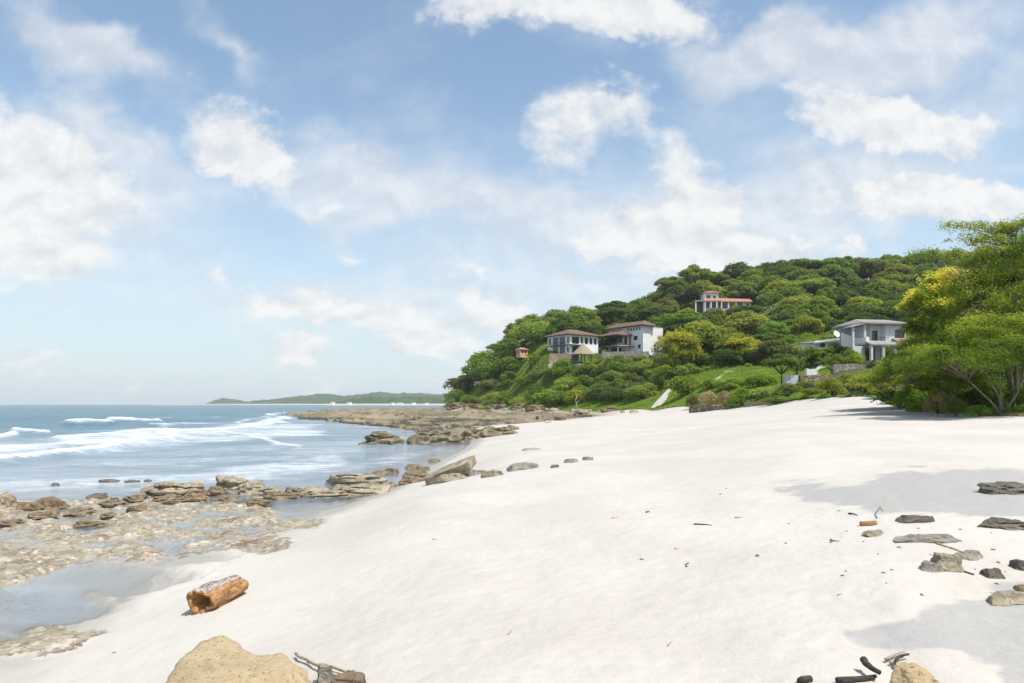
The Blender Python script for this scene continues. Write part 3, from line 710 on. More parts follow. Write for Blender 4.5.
# ------------------------------------------------------------------ foliage builders
def unit(v): return v/np.maximum(np.linalg.norm(v, axis=1), 1e-9)[:, None]
def leaf_quads(C, N, size, rng, aspect=.62, fold=.25):
    """one bent four-cornered leaf clump per centre; returns vertices, faces"""
    n = len(C); r = rng.normal(size=(n, 3)); a = unit(np.cross(N, r)); b = unit(np.cross(N, a))
    s = np.asarray(size).reshape(-1, 1)*np.ones((n, 1)); w = s*aspect
    base = C - a*s*.5; tip = C + a*s*.5 - N*s*fold*.6
    l = C + b*w*.5 + N*s*fold*.35; rr = C - b*w*.5 + N*s*fold*.35
    V = np.stack([base, l, tip, rr], 1).reshape(-1, 3)
    return V, np.arange(n*4).reshape(n, 4)
def crown_points(blobs, n, rng, inner=.62, up=.25, ragged=.18):
    """leaf centres and facings spread through a crown made of many lobes"""
    B = np.array(blobs, float); wts = (B[:, 3]*B[:, 4]+B[:, 3]*B[:, 5]+B[:, 4]*B[:, 5]); wts /= wts.sum()
    k = rng.choice(len(B), size=n, p=wts); d = unit(rng.normal(size=(n, 3)))
    d[:, 2] = np.where((d[:, 2] < -.25) & (rng.random(n) < .75), -d[:, 2], d[:, 2])
    rad = inner + (1-inner)*rng.random(n)**.55
    lump = 1 + ragged*perlin(d*2.7 + B[k, :3]*.9 + k[:, None]*3.1)*1.5 + ragged*.6*perlin(d*6.3 + k[:, None]*1.7)
    C = B[k, :3] + d*B[k, 3:6]*(rad*lump)[:, None]
    # thin out what lies deep inside other lobes
    deep = np.zeros(n)
    for j in range(len(B)):
        q = (((C-B[j, :3])/B[j, 3:6])**2).sum(1); deep += (q < .5) & (k != j)
    ok = (deep == 0) | (rng.random(n) < .22)
    N = unit(d + np.array([0, 0, up]) + rng.normal(size=(n, 3))*.42)
    return C[ok], N[ok], k[ok]
def limb_tubes(mb, blobs, base_r, fork_z, rng, trunk_top=None, lean=(0, 0), n=6, bow=.15):
    """tapered trunk that splits into a limb for every lobe"""
    top = Vector((lean[0], lean[1], fork_z))
    mb.tube([(0, 0, -.6), (lean[0]*.15, lean[1]*.15, fork_z*.25), (lean[0]*.5+bow*base_r, lean[1]*.5, fork_z*.62), top], [base_r*1.35, base_r*1.0, base_r*.82, base_r*.66], n)
    for b in blobs:
        c = Vector(b[:3]); mid = top.lerp(c, .5) + Vector((rng.normal()*.12, rng.normal()*.12, -.06*abs(c.z-top.z)))*abs((c-top).length)*.4
        mb.tube([top - Vector((0, 0, base_r*.4)), mid, c], [base_r*.50, base_r*.30, base_r*.10], 5)
def tint_attr(n, rng, C=None, scale=.5):
    t = rng.random(n)*.55
    if C is not None: t = t + .30 + .55*perlin(C*scale)
    return np.repeat(np.clip(t, 0, 1), 1)

TREE_PROTO = []; BUSH_PROTO = []
def make_proto(kind, seed):
    """unit-height tree (1 m tall): returns trunk mesh, crown mesh"""
    rng = np.random.default_rng(seed)
    if kind == 'dome':
        blobs = []
        nb = int(rng.integers(13, 19))
        for i in range(nb):
            a = 2.4*i + rng.random()*.8; r = .46*math.sqrt((i+.4)/nb)*(.85+.3*rng.random())
            zz = .80 - 1.25*r*r*1.3 + rng.normal()*.035; s = .15+.07*rng.random()
            blobs.append((r*math.cos(a), r*math.sin(a), zz-.05, s*1.1, s*1.1, s*(.78+.25*rng.random())))
        for i in range(5):
            a = rng.random()*6.28; r = .25+.2*rng.random(); s = .13
            blobs.append((r*math.cos(a), r*math.sin(a), .42+.1*rng.random(), s, s, s*.7))
        fz, br = .34, .035
    elif kind == 'spread':
        blobs = []
        nb = int(rng.integers(15, 21))
        for i in range(nb):
            a = 2.4*i + rng.random(); r = .62*math.sqrt((i+.3)/nb)*(.8+.35*rng.random()); s = .16+.06*rng.random()
            blobs.append((r*math.cos(a), r*math.sin(a), .86-.30*r+rng.normal()*.05, s*1.25, s*1.25, s*.42))
        fz, br = .42, .032
    elif kind == 'tall':
        blobs = []
        for i in range(16):
            t = i/15; a = 2.4*i+rng.random(); r = (.30*math.sin(math.pi*(.16+.80*t))+.04)*(.6+.6*rng.random()); s = .12+.05*rng.random()
            blobs.append((r*math.cos(a), r*math.sin(a), .30+.62*t, s, s, s*.8))
        fz, br = .28, .03
    else:                                                  # bush: leaves down to the ground
        blobs = []
        nb = int(rng.integers(9, 14))
        for i in range(nb):
            a = 2.4*i+rng.random(); r = .55*math.sqrt((i+.2)/nb)*(.8+.4*rng.random()); s = .24+.09*rng.random()
            blobs.append((r*math.cos(a), r*math.sin(a), .58-.50*r+rng.normal()*.07, s, s, s*.72))
        fz, br = .12, .025
    n = {'dome': 5200, 'spread': 4600, 'tall': 4200, 'bush': 3400}[kind]
    C, N, k = crown_points(blobs, n, rng, inner=.66, up=.62, ragged=.26)
    sz = (.038+.034*rng.random(len(C)))*(1.15 if kind == 'bush' else 1.0)
    V, F = leaf_quads(C, N, sz*1.25, rng)
    bt = rng.random(len(blobs))*.5
    t = np.clip(bt[k] + .45*rng.random(len(C)) + .2*perlin(C*4), 0, 1)
    crown = mesh_np('crown', V, F, M['leaf_mid'], False, {'tint': ('FACE', t)})
    mb = MB(); limb_tubes(mb, blobs, br, fz, rng)
    tm = bpy.data.meshes.new('trunk'); tm.from_pydata(mb.v, [], mb.f); tm.materials.append(M['bark']); tm.polygons.foreach_set('use_smooth', [True]*len(tm.polygons))
    return tm, crown
PROTO = {'dome': [make_proto('dome', s) for s in (1, 2, 3, 4)], 'spread': [make_proto('spread', s) for s in (11, 12, 13)],
         'tall': [make_proto('tall', s) for s in (21, 22)], 'bush': [make_proto('bush', s) for s in (31, 32, 33, 34)]}
def plant(kind, var, loc, H, W, mat, rz, name, label, cat, group=None, bark='bark'):
    """a tree or bush that shares its meshes with others of its shape; H height, W width scale"""
    tm, cm = PROTO[kind][var % len(PROTO[kind])]
    root = empty(name, loc, rz, label, cat, group)
    for nm, me, mt in (('trunk', tm, M[bark]), ('crown', cm, M[mat])):
        o = bpy.data.objects.new(nm, me); o.scale = (W, W, H); link(o, root)
        o.material_slots[0].link = 'OBJECT'; o.material_slots[0].material = mt
    return root

ORD = 'first second third fourth fifth sixth seventh eighth ninth tenth eleventh twelfth thirteenth fourteenth fifteenth sixteenth seventeenth eighteenth nineteenth'.split()
TENS = {20: 'twenti', 30: 'thirti', 40: 'forti', 50: 'fifti', 60: 'sixti', 70: 'seventi', 80: 'eighti', 90: 'nineti'}
def ordinal(i):
    if i < 20: return ORD[i-1]
    t = i//10*10; r = i % 10
    return TENS[t]+'eth' if r == 0 else TENS[t][:-1]+'y-'+ORD[r-1]

# what must stay open to view: (columns, rows, distance)
KEEP = [(697, 287, 719, 309, 246), (548, 318, 571, 356, 208), (571, 318, 666, 349, 208), (571, 341, 596, 361, 203), (600, 345, 648, 355, 210), (692, 290, 752, 307, 247), (843, 316, 908, 361, 104), (806, 334, 850, 347, 112),
        (514, 345, 530, 354, 225), (828, 331, 841, 345, 118), (800, 346, 834, 352, 104)]
def clear_of_views(x, y, z, H, R):
    """largest share of the height that leaves the houses in view"""
    px = 512+FPX*x/y; rp = FPX*R/y; k = 1.0
    for (a, b, c, d, D) in KEEP:
        if D-6 < y < D+14 and a-3 < px < c+3: return 0
        if y < D+10 and px+rp*.85 > a and px-rp*.85 < c:
            if D-6 < y < D+14 and a-3 < px < c+3: return 0
            top = HC-(d-3-HOR)/FPX*y            # height of the line of sight to the foot of the house
            if HC-(b-HOR)/FPX*y < z: continue
            k = min(k, max(0.0, (top-z)/H))
    return k

def hill_trees():
    rng = np.random.default_rng(77)
    cand = []
    DMIN_PX = [430, 446, 480, 520, 560, 600, 640, 680, 720, 760, 800, 840, 880, 910, 960, 1060, 1200]
    DMIN_D = [300, 254, 219, 195, 176, 156, 146, 138, 138, 140, 142, 132, 126, 118, 84, 74, 70]
    placed = []
    # far to near; a coarse Poisson scatter over the hill face
    N = 60000; X = rng.uniform(-35, 260, N); Y = rng.uniform(70, 345, N)
    px = 512+FPX*X/Y
    ok = (px > 436) & (px < 1042) & (Y > np.interp(px, DMIN_PX, DMIN_D)+2)
    crest = np.interp(px, [440, 470, 515, 555, 600, 650, 700, 760, 830, 900, 960, 1075], [262, 275, 292, 308, 318, 323, 329, 330, 322, 310, 296, 270])
    ok &= Y < crest+4
    X, Y, px, crest = X[ok], Y[ok], px[ok], crest[ok]; Z = gzs(X, Y)
    foot = np.interp(px, DMIN_PX, DMIN_D)
    grid = {}
    out = []
    for i in range(len(X)):
        t = (Y[i]-foot[i])/(crest[i]-foot[i])              # 0 at the foot, 1 on the crest
        h = 4.2 + 7.0*min(1, t*1.6) + rng.normal()*1.5
        if t < .22: h = 3.0 + rng.random()*2.2
        sp = (.66*h + 2.7)*(1.0 if t < .8 else .9)
        c = (int(X[i]//12), int(Y[i]//12)); bad = False
        for a in (-1, 0, 1):
            for b in (-1, 0, 1):
                for (x2, y2, s2) in grid.get((c[0]+a, c[1]+b), ()):
                    if (X[i]-x2)**2+(Y[i]-y2)**2 < (.5*(sp+s2))**2: bad = True; break
                if bad: break
            if bad: break
        if bad: continue
        R = h*.78
        if 640 < px[i] < 800 and t < .30 and rng.random() < .35: continue
        if px[i] - FPX*R/Y[i] < 441: continue
        k = clear_of_views(X[i], Y[i], Z[i], h, R)
        if k <= 0.0: continue
        if k < 1:
            h = h*k
            if h < 1.6: continue
        grid.setdefault(c, []).append((X[i], Y[i], sp))
        out.append([X[i], Y[i], Z[i], h, t, px[i]])
    return out
HT = hill_trees()
import sys; sys.stderr.write('hill trees %d\n' % len(HT))

# which kind grows where, and what to call it
def zone_of(px, D, t, h):
    if h < 4.3 and t < .5: return 'low'
    if t > .80: return 'crest_sea' if px < 668 else ('crest_mid' if px < 790 else 'crest_land')
    if px < 545: return 'head'
    if px < 668: return 'behind' if D > 224 else 'cliff'
    if px < 775: return 'upper' if D > 246 else 'slope'
    return 'inland_low' if t < .34 else ('inland_mid' if t < .58 else 'inland_high')
ZTXT = {'low': ('shrub', '{c} leafy shrub on the lower slope', 'shrub', 'shrubs along the foot of the green hill'),
        'crest_sea': ('tree', '{c} skyline tree above the brown-roofed villa', 'tree', 'skyline trees above the brown-roofed villa'),
        'crest_mid': ('tree', '{c} skyline tree above the orange-roofed house', 'tree', 'skyline trees above the orange-roofed house'),
        'crest_land': ('tree', '{c} skyline tree above the grey house', 'tree', 'skyline trees above the grey house'),
        'head': ('tree', '{c} tree on the seaward nose of the headland', 'tree', 'trees on the seaward nose of the headland'),
        'behind': ('tree', '{c} tree rising behind the brown-roofed white villa', 'tree', 'trees behind the brown-roofed villa'),
        'cliff': ('tree', '{c} tree on the bank under the brown-roofed white villa', 'tree', 'trees on the bank under the villa'),
        'upper': ('tree', '{c} tree around the orange-roofed house on the hill', 'tree', 'trees around the orange-roofed house'),
        'slope': ('tree', '{c} tree on the slope below the orange-roofed house', 'tree', 'trees on the slope below the orange-roofed house'),
        'inland_low': ('tree', '{c} tree low in the wood behind the grey house', 'tree', 'lowest band of wood behind the grey house'),
        'inland_mid': ('tree', '{c} tree in the middle wood above the grey house', 'tree', 'middle band of wood above the grey house'),
        'inland_high': ('tree', '{c} tree high in the wood above the grey house', 'tree', 'upper band of wood above the grey house')}
def build_hill_trees():
    rng = np.random.default_rng(5)
    by = {}
    for r in HT: by.setdefault(zone_of(r[5], r[1], r[4], r[3]), []).append(r)
    sys.stderr.write(str({k: len(v) for k, v in by.items()})+'\n')
    for zn, rows in by.items():
        rows.sort(key=lambda r: r[5])
        for i, (x, y, z, h, t, px) in enumerate(rows):
            q = rng.random()
            if zn == 'low': kind = 'bush'
            elif (zn.startswith('crest') or zn == 'behind'): kind = 'dome' if q < .80 else 'spread'
            elif zn in ('head', 'cliff'): kind = 'bush' if (q < .62 or y < 240 or px < 506) else ('dome' if q < .9 else 'spread')
            else: kind = 'dome' if q < .68 else ('spread' if q < .78 else ('bush' if q < .92 else 'tall'))
            q = rng.random()
            if zn == 'low': mat, cw = (('leaf_mid', 'green') if q < .30 else ('leaf_bright', 'bright green') if q < .76 else ('leaf_lime', 'yellowish green') if q < .94 else ('leaf_olive', 'dull olive'))
            elif (zn.startswith('crest') or zn == 'behind'): mat, cw = (('leaf_dark', 'dark green') if q < .50 else ('leaf_mid', 'green') if q < .88 else ('leaf_olive', 'dull olive'))
            elif zn.startswith('inland'): mat, cw = (('leaf_dark', 'dark green') if q < .32 else ('leaf_mid', 'green') if q < .72 else ('leaf_bright', 'bright green') if q < .90 else ('leaf_lime', 'yellowish green'))
            else: mat, cw = (('leaf_dark', 'dark green') if q < .22 else ('leaf_mid', 'green') if q < .60 else ('leaf_bright', 'bright green') if q < .85 else ('leaf_lime', 'yellowish green') if q < .92 else ('leaf_olive', 'dull olive'))
            W = h*(.98+.36*rng.random())
            if kind == 'bush': W = h*(1.05+.25*rng.random()); h = h*1.05
            if kind == 'tall': W = h*.95; h *= 1.12
            nm, lab, cat, grp = ZTXT[zn]
            lab = lab.format(c=cw) + ', ' + ordinal(i+1) + ' from sea'
            plant(kind, int(rng.integers(9)), (x, y, z-.3), h, W, mat, rng.random()*6.28, nm, lab, cat, grp)
build_hill_trees()

def build_undergrowth():
    """low ground cover between the trees of the hill: nobody could count it"""
    rng = np.random.default_rng(9); N = 260000
    X = rng.uniform(-40, 270, N); Y = 20+rng.random(N)**.8*330; px = 512+FPX*X/Y
    ok = (px > 436) & (px < 1100); X, Y = X[ok], Y[ok]
    z, rock, veg = ground_fields(X, Y); d = fbm(xyz(X, Y, .16, 4), 3); px = 512+FPX*X/Y
    path = np.zeros(len(X), bool)
    gard = (px > 640) & (px < 905) & (Y < 132)
    hgt = .25 + .9*np.clip(d+.25, 0, 1)
    hgt = np.where(gard, hgt*.45, hgt)
    ok = (veg > .6) & (rng.random(len(X)) < np.where(gard, .9, .55+.4*d)) 
    for (a, b, c, e, D) in KEEP:
        hit = (px > a) & (px < c) & (np.abs(Y-D-6) < 12); ok &= ~hit
    X, Y, z, hgt = X[ok], Y[ok], z[ok], hgt[ok]; n = len(X)
    C = np.stack([X, Y, z+hgt*rng.random(n)], 1); Nn = unit(np.array([0, 0, .9])+rng.normal(size=(n, 3))*.6)
    V, F = leaf_quads(C, Nn, (.20+.0022*Y)*(.7+.7*rng.random(n)), rng)
    o = obj_np('undergrowth', V, F, M['leaf_bright'], None, False, {'tint': ('FACE', np.clip(.45+.5*perlin(C*.12)+.4*(rng.random(n)-.5), 0, 1))})
    tag(o, 'low green undergrowth covering the ground between the trees', 'undergrowth', kind='stuff')
build_undergrowth()
# ------------------------------------------------------------------ buildings
def wall_run(mb, p0, p1, z0, z1, th, ops):
    """one wall with real openings; the outside lies to the right of p0 -> p1"""
    p0, p1 = Vector((*p0, 0)), Vector((*p1, 0)); L = (p1-p0).length; d = (p1-p0)/L; nrm = Vector((d.y, -d.x, 0))
    S = sorted({0.0, L} | {o[0] for o in ops} | {o[1] for o in ops}); Z = sorted({z0, z1} | {z0+o[2] for o in ops} | {z0+o[3] for o in ops})
    def opn(s, z): return any(o[0] < s < o[1] and z0+o[2] < z < z0+o[3] for o in ops)
    P = lambda s, z, k: tuple(p0 + d*s - nrm*k + Vector((0, 0, z)))
    for i in range(len(S)-1):
        for j in range(len(Z)-1):
            if opn((S[i]+S[i+1])/2, (Z[j]+Z[j+1])/2): continue
            for k, rev in ((0, 0), (th, 1)):
                q = [P(S[i], Z[j], k), P(S[i+1], Z[j], k), P(S[i+1], Z[j+1], k), P(S[i], Z[j+1], k)]
                mb.add(q[::-1] if rev else q, [(0, 1, 2, 3)])
    for (a, b, h0, h1) in ops:
        lo, hi = z0+h0, z0+h1
        for (s0, q0), (s1, q1) in (((a, lo), (b, lo)), ((b, lo), (b, hi)), ((b, hi), (a, hi)), ((a, hi), (a, lo))):
            mb.add([P(s0, q0, 0), P(s1, q1, 0), P(s1, q1, th), P(s0, q0, th)], [(0, 1, 2, 3)])
def window_in(parent, p0, p1, z0, o, th=.12, bars=1, frame='metal_dark', name='window', fr=.08):
    p0, p1 = Vector((*p0, 0)), Vector((*p1, 0)); L = (p1-p0).length; d = (p1-p0)/L
    a, b, h0, h1 = o; w, h = b-a, h1-h0
    org = p0 + d*a + Vector((0, 0, z0+h0)); rz = math.atan2(d.y, d.x)
    m = MB(); y0, y1 = th, th+.07
    m.box(0, y0, 0, w, y1, fr); m.box(0, y0, h-fr, w, y1, h); m.box(0, y0, fr, fr, y1, h-fr); m.box(w-fr, y0, fr, w, y1, h-fr)
    for i in range(bars):
        x = w*(i+1)/(bars+1); m.box(x-fr*.4, y0+.003, fr, x+fr*.4, y1-.003, h-fr)
    f = m.build(name, M[frame], parent, loc=org, rz=rz)
    g = MB(); g.box(fr*.9, y0+.03, fr*.9, w-fr*.9, y0+.05, h-fr*.9); g.build('pane', M['glass'], f)
def block(parent, x0, y0, x1, y1, z0, z1, mat, ops=None, th=.3, name='wall', bars=1, frame='metal_dark'):
    ops = ops or {}; m = MB()
    sides = {'front': ((x0, y0), (x1, y0)), 'right': ((x1, y0), (x1, y1)), 'back': ((x1, y1), (x0, y1)), 'left': ((x0, y1), (x0, y0))}
    for k, (a, b) in sides.items(): wall_run(m, a, b, z0, z1, th, [o[:4] for o in ops.get(k, [])])
    m.build(name, mat, parent)
    for k, (a, b) in sides.items():
        for o in ops.get(k, []):
            if len(o) > 4 and o[4] == 'open': continue
            window_in(parent, a, b, z0, o[:4], bars=(o[4] if len(o) > 4 else bars), frame=frame, name='door' if o[2] < .15 else 'window')
    return sides

def villa():
    x, y, z = at(570, 353, 208)
    r = empty('villa', (x, y, z), math.radians(35), 'large white villa with two brown hipped tile roofs on the headland', 'house')
    # seaward block
    block(r, 0, 0, 11.5, 11, -1.5, 5.65, M['white'], {
        'left': [(2.6, 5.4, 4.4, 6.75), (5.9, 8.7, 4.4, 6.75), (9.6, 10.5, 4.7, 6.6, 0), (2.8, 5.3, 1.6, 3.8), (6.0, 8.6, 1.6, 3.8), (9.5, 10.5, 1.9, 3.4, 0), (.6, 1.8, 4.6, 6.6, 0)],
        'front': [(.8, 3.6, 4.4, 6.6), (4.4, 5.2, 4.6, 6.6, 0), (6.0, 7.2, 4.5, 6.5, 0), (8.0, 9.0, 4.5, 6.5, 0), (9.8, 10.8, 4.5, 6.5, 0), (.9, 3.5, 1.6, 3.7), (4.6, 6.4, 1.6, 3.7)]})
    m = MB(); m.hip(0, 0, 11.5, 11, 5.62, 2.1, 5.2, 1.15, .26); m.build('roof', M['tile_brown'], r)
    m = MB(); m.box(-1.5, 1.0, 2.42, -.03, 9.2, 2.62); m.box(-.9, -1.3, 2.42, 4.4, -.03, 2.60); m.build('balcony', M['wood_dark'], r)
    m = MB()
    for q in np.linspace(1.1, 9.1, 12): m.box(-1.45, q-.02, 2.64, -1.41, q+.02, 3.5)
    m.box(-1.46, 1.0, 3.5, -1.40, 9.2, 3.56); m.build('railing', M['metal_dark'], r)
    # inland block
    bx, by, bz = at(643, 350, 211); c, s = math.cos(math.radians(35)), math.sin(math.radians(35))
    ox, oy, oz = (bx-x)*c+(by-y)*s, -(bx-x)*s+(by-y)*c, bz-z
    X0, Y0 = ox, oy
    cl = [(.5+i*1.1, 1.2+i*1.1, 7.5, 8.5, 0) for i in range(5)] + [(8.2+i*1.25, 9.0+i*1.25, 7.5, 8.5, 0) for i in range(5)]
    block(r, X0, Y0, X0+3.4, Y0+15, oz-1.2, oz+7.55, M['white'], {'left': cl + [(10.9, 12.7, 4.5, 5.8, 0), (6.9, 8.0, 3.4, 5.9, 0), (12.8, 14.0, 1.8, 3.0, 1), (.8, 5.8, 4.2, 6.2, 3), (1.0, 5.6, 1.3, 3.6, 3)]})
    m = MB(); m.hip(X0, Y0, X0+3.6, Y0+15, oz+7.6, 1.55, 2.2, 1.25, .24); m.build('roof', M['tile_brown'], r)
    m = MB(); m.box(X0+3.43, Y0+.25, oz-1.5, X0+9.2, Y0+6, oz+7.2); m.box(X0+3.43, Y0+.2, oz+7.2, X0+9.25, Y0+6.05, oz+7.38); m.build('wing', M['white'], r)
    # covered terraces on two levels between the blocks
    P0x, P1x, P0y, P1y = X0-5.6, X0-.04, Y0+5.2, Y0+13
    m = MB(); m.hip(P0x, P0y, P1x, P1y, oz+4.75, 1.35, 2.6, .9, .2); m.build('roof', M['tile_brown'], r)
    m = MB(); m.box(P0x-.5, P0y-.5, oz+1.35, P1x, P1y, oz+1.62); m.box(P0x-1.8, P0y-1.8, oz-1.25, P1x, P1y+1, oz-1.0); m.build('terrace', M['white'], r)
    for (q, w) in ((P0x, P0y), (P0x, P1y-.3), (P1x-.35, P0y), (P0x, (P0y+P1y)/2)):
        m = MB(); m.box(q, w, oz+1.63, q+.28, w+.28, oz+4.74); m.build('post', M['wood_dark'], r)
        m = MB(); m.box(q-.02, w-.02, oz-.99, q+.32, w+.32, oz+1.34); m.build('post', M['offwhite'], r)
    m = MB(); m.box(P0x-1.9, P0y-1.9, oz+1.2, P1x, P0y-.52, oz+1.34); m.box(P0x-1.9, P0y-.52, oz+1.2, P0x-.52, P1y, oz+1.34); m.build('awning', M['wood_dark'], r)
    m = MB()
    for q in np.linspace(P0y-.4, P1y, 14): m.box(P0x-.47, q-.02, oz+1.63, P0x-.43, q+.02, oz+2.55)
    m.box(P0x-.5, P0y-.45, oz+2.55, P0x-.42, P1y, oz+2.62); m.build('railing', M['metal_dark'], r)
    return r
villa()

def slab_wall(name, label, cat, px0, px1, py0, py1, D, mat, th=.6, yaw=0.0, group=None, D2=None):
    """a low wall between two picture columns at a distance"""
    D2 = D if D2 is None else D2
    a, b = Vector(at(px0, py1, D)), Vector(at(px1, py1, D2)); top = HC-(py0-HOR)/FPX*D
    d = (b-a); d.z = 0; L = d.length; h = top-a.z
    rng = np.random.default_rng(int(px0)); n = max(3, int(L/1.2))
    m = MB(); xs = np.linspace(0, L, n+1)
    tp = h + rng.normal(size=n+1)*.06
    for k in range(n):
        vs = [(xs[k],0,-1.2),(xs[k+1],0,-1.2),(xs[k+1],th,-1.2),(xs[k],th,-1.2),(xs[k],0,tp[k]),(xs[k+1],0,tp[k+1]),(xs[k+1],th,tp[k+1]),(xs[k],th,tp[k])]
        fs = [(0,1,5,4),(2,3,7,6),(4,5,6,7)]
        if k == 0: fs.append((3,0,4,7))
        if k == n-1: fs.append((1,2,6,5))
        m.add(vs, fs)
    o = m.build(name, mat, None, loc=a, rz=math.atan2(d.y, d.x))
    return tag(o, label, cat, group)
slab_wall('retaining_wall', 'pale stone retaining wall under the terrace of the brown-roofed villa', 'wall', 602, 649, 351.6, 357, 206, M['stone_grey'], .8)
slab_wall('retaining_wall', 'tan stone retaining wall beside the thatched hut', 'wall', 549, 579, 353.5, 362, 203, M['stone_tan'], .8)
slab_wall('pool_wall', 'small white pool wall below the tan stone wall', 'wall', 549, 557, 364.4, 366.5, 200, M['white'], 3)

def thatched_hut():
    x, y, z = at(583, 364, 201)
    r = empty('thatched_hut', (x, y, z), .3, 'open thatched hut with a pointed palm roof before the white villa', 'hut')
    m = MB(); n = 18; prof = [(3.55, 2.75), (3.45, 2.95), (2.5, 3.75), (1.4, 4.75), (.45, 5.75), (.06, 6.15)]; vs, fs = [], []
    rng = np.random.default_rng(3)
    for (R, h) in prof:
        for k in range(n):
            q = R*(1+rng.normal()*.02); vs.append((q*math.cos(k*2*math.pi/n), q*math.sin(k*2*math.pi/n), h-(.15*rng.random() if h < 2.8 else 0)))
    for i in range(len(prof)-1):
        for k in range(n): fs.append((i*n+k, i*n+(k+1) % n, (i+1)*n+(k+1) % n, (i+1)*n+k))
    fs.append(tuple(range(n-1, -1, -1))); fs.append(tuple(range((len(prof)-1)*n, len(prof)*n))); m.add(vs, fs); m.build('roof', M['thatch'], r)
    for k in range(6):
        a = k*math.pi/3+.3; m = MB(); m.tube([(2.7*math.cos(a), 2.7*math.sin(a), -1), (2.7*math.cos(a), 2.7*math.sin(a), 2.8)], .13, 8); m.build('post', M['bark'], r)
    m = MB(); m.tube([(0, 0, -.9), (0, 0, -.05)], 3.4, 20); m.build('floor', M['concrete'], r)
thatched_hut()

def pavilion():
    x, y, z = at(522, 354, 224)
    r = empty('pavilion', (x, y, z), .5, 'small orange pavilion with tiled roof among palms on the headland', 'pavilion'); r.scale = (.85, .85, .8)
    block(r, -1.7, -1.5, 1.7, 1.5, -1.5, 1.7, M['peach'], {'front': [(.6, 1.5, 1.7, 2.9, 0), (2.0, 2.9, 1.7, 2.9, 0)], 'left': [(.8, 2.0, 1.5, 2.9, 0)]}, .2)
    m = MB(); m.hip(-1.7, -1.5, 1.7, 1.5, 1.68, .85, 1.5, .5, .12); m.build('roof', M['tile_orange'], r)
pavilion()

def upper_house():
    x, y, z = at(704, 308.5, 250)
    r = empty('house', (x, y, z), math.radians(-4), 'white house with orange tiled roofs high on the wooded hill', 'house')
    block(r, 0, 0, 5.2, 6, -2.5, 5.6, M['white'], {'front': [(.9, 2.4, 6.0, 7.4), (3.3, 4.3, 6.2, 7.2, 0), (.7, 1.9, 2.6, 4.7, 0), (2.9, 4.4, 2.6, 4.7, 1)], 'left': [(2, 3.5, 6, 7.3)]})
    m = MB(); m.hip(0, 0, 5.2, 6, 5.58, .85, 2.5, .55, .3); m.build('roof', M['tile_orange'], r)
    m = MB()   # lean-to roof along the front
    m.add([(-.3,-2.3,2.35),(6.0,-2.3,2.35),(6.0,-.03,3.55),(-.3,-.03,3.55),(-.3,-2.3,2.55),(6.0,-2.3,2.55),(6.0,-.03,3.75),(-.3,-.03,3.75)],
          [(0,3,2,1),(4,5,6,7),(0,1,5,4),(1,2,6,5),(2,3,7,6),(3,0,4,7)]); m.build('porch_roof', M['tile_orange'], r)
    for q in (-.1, 2.0, 4.0, 5.7):
        m = MB(); m.box(q, -2.2, -2.4, q+.28, -1.9, 2.5); m.build('column', M['white'], r)
    m = MB(); m.box(-3.6, -1.8, 2.35, -.06, 4, 2.85); m.build('porch_roof', M['tile_grey'], r)
    for q in (-3.4, -.5):
        m = MB(); m.box(q, -1.6, -2.4, q+.4, -1.2, 2.34); m.build('column', M['white'], r)
    m = MB(); m.box(-3.5, 2.5, -2.4, -.05, 2.7, 2.34); m.build('wall', M['interior'], r)
    # long single-storey wing with gable end
    block(r, 6.3, 1.2, 17.2, 8, -2.5, 2.6, M['white'], {'front': [(.5, 2.2, 2.5, 4.5, 1), (3.0, 5.0, 2.5, 4.5, 1), (6.0, 8.2, 2.5, 4.5, 1), (9.3, 10.1, 3.2, 4.4, 0)]})
    m = MB(); e = .7
    m.add([(5.6,-1.4,2.25),(17.6,.3,2.25),(17.6,8.6,2.25),(5.6,8.6,2.25),(5.6,-1.4,2.5),(17.6,.3,2.5),(17.6,8.6,2.5),(5.6,8.6,2.5),(5.6,4.6,4.5),(17.6,4.6,4.0)],
          [(0,3,2,1),(0,1,5,4),(1,2,6,5),(2,3,7,6),(3,0,4,7),(4,5,9,8),(6,7,8,9),(5,6,9),(7,4,8)]); m.build('roof', M['tile_orange'], r)
    for q in (6.0, 8.6, 11.4, 14.0):
        m = MB(); m.box(q, -.9+.14*(q-6), -2.4, q+.35, -.55+.14*(q-6), 2.24); m.build('column', M['white'], r)
    m = MB(); m.box(5.9, -2.1, -3.5, 14.6, -1.3, -.35); m.build('terrace_wall', M['peach'], r)
upper_house()
slab_wall('terrace_wall', 'short white wall in the trees seaward of the orange-roofed house', 'wall', 683, 691, 312.5, 316, 246, M['white'], .8)
slab_wall('terrace_wall', 'short white wall in the trees below the orange-roofed house', 'wall', 719, 729, 315.5, 319, 244, M['white'], .8)

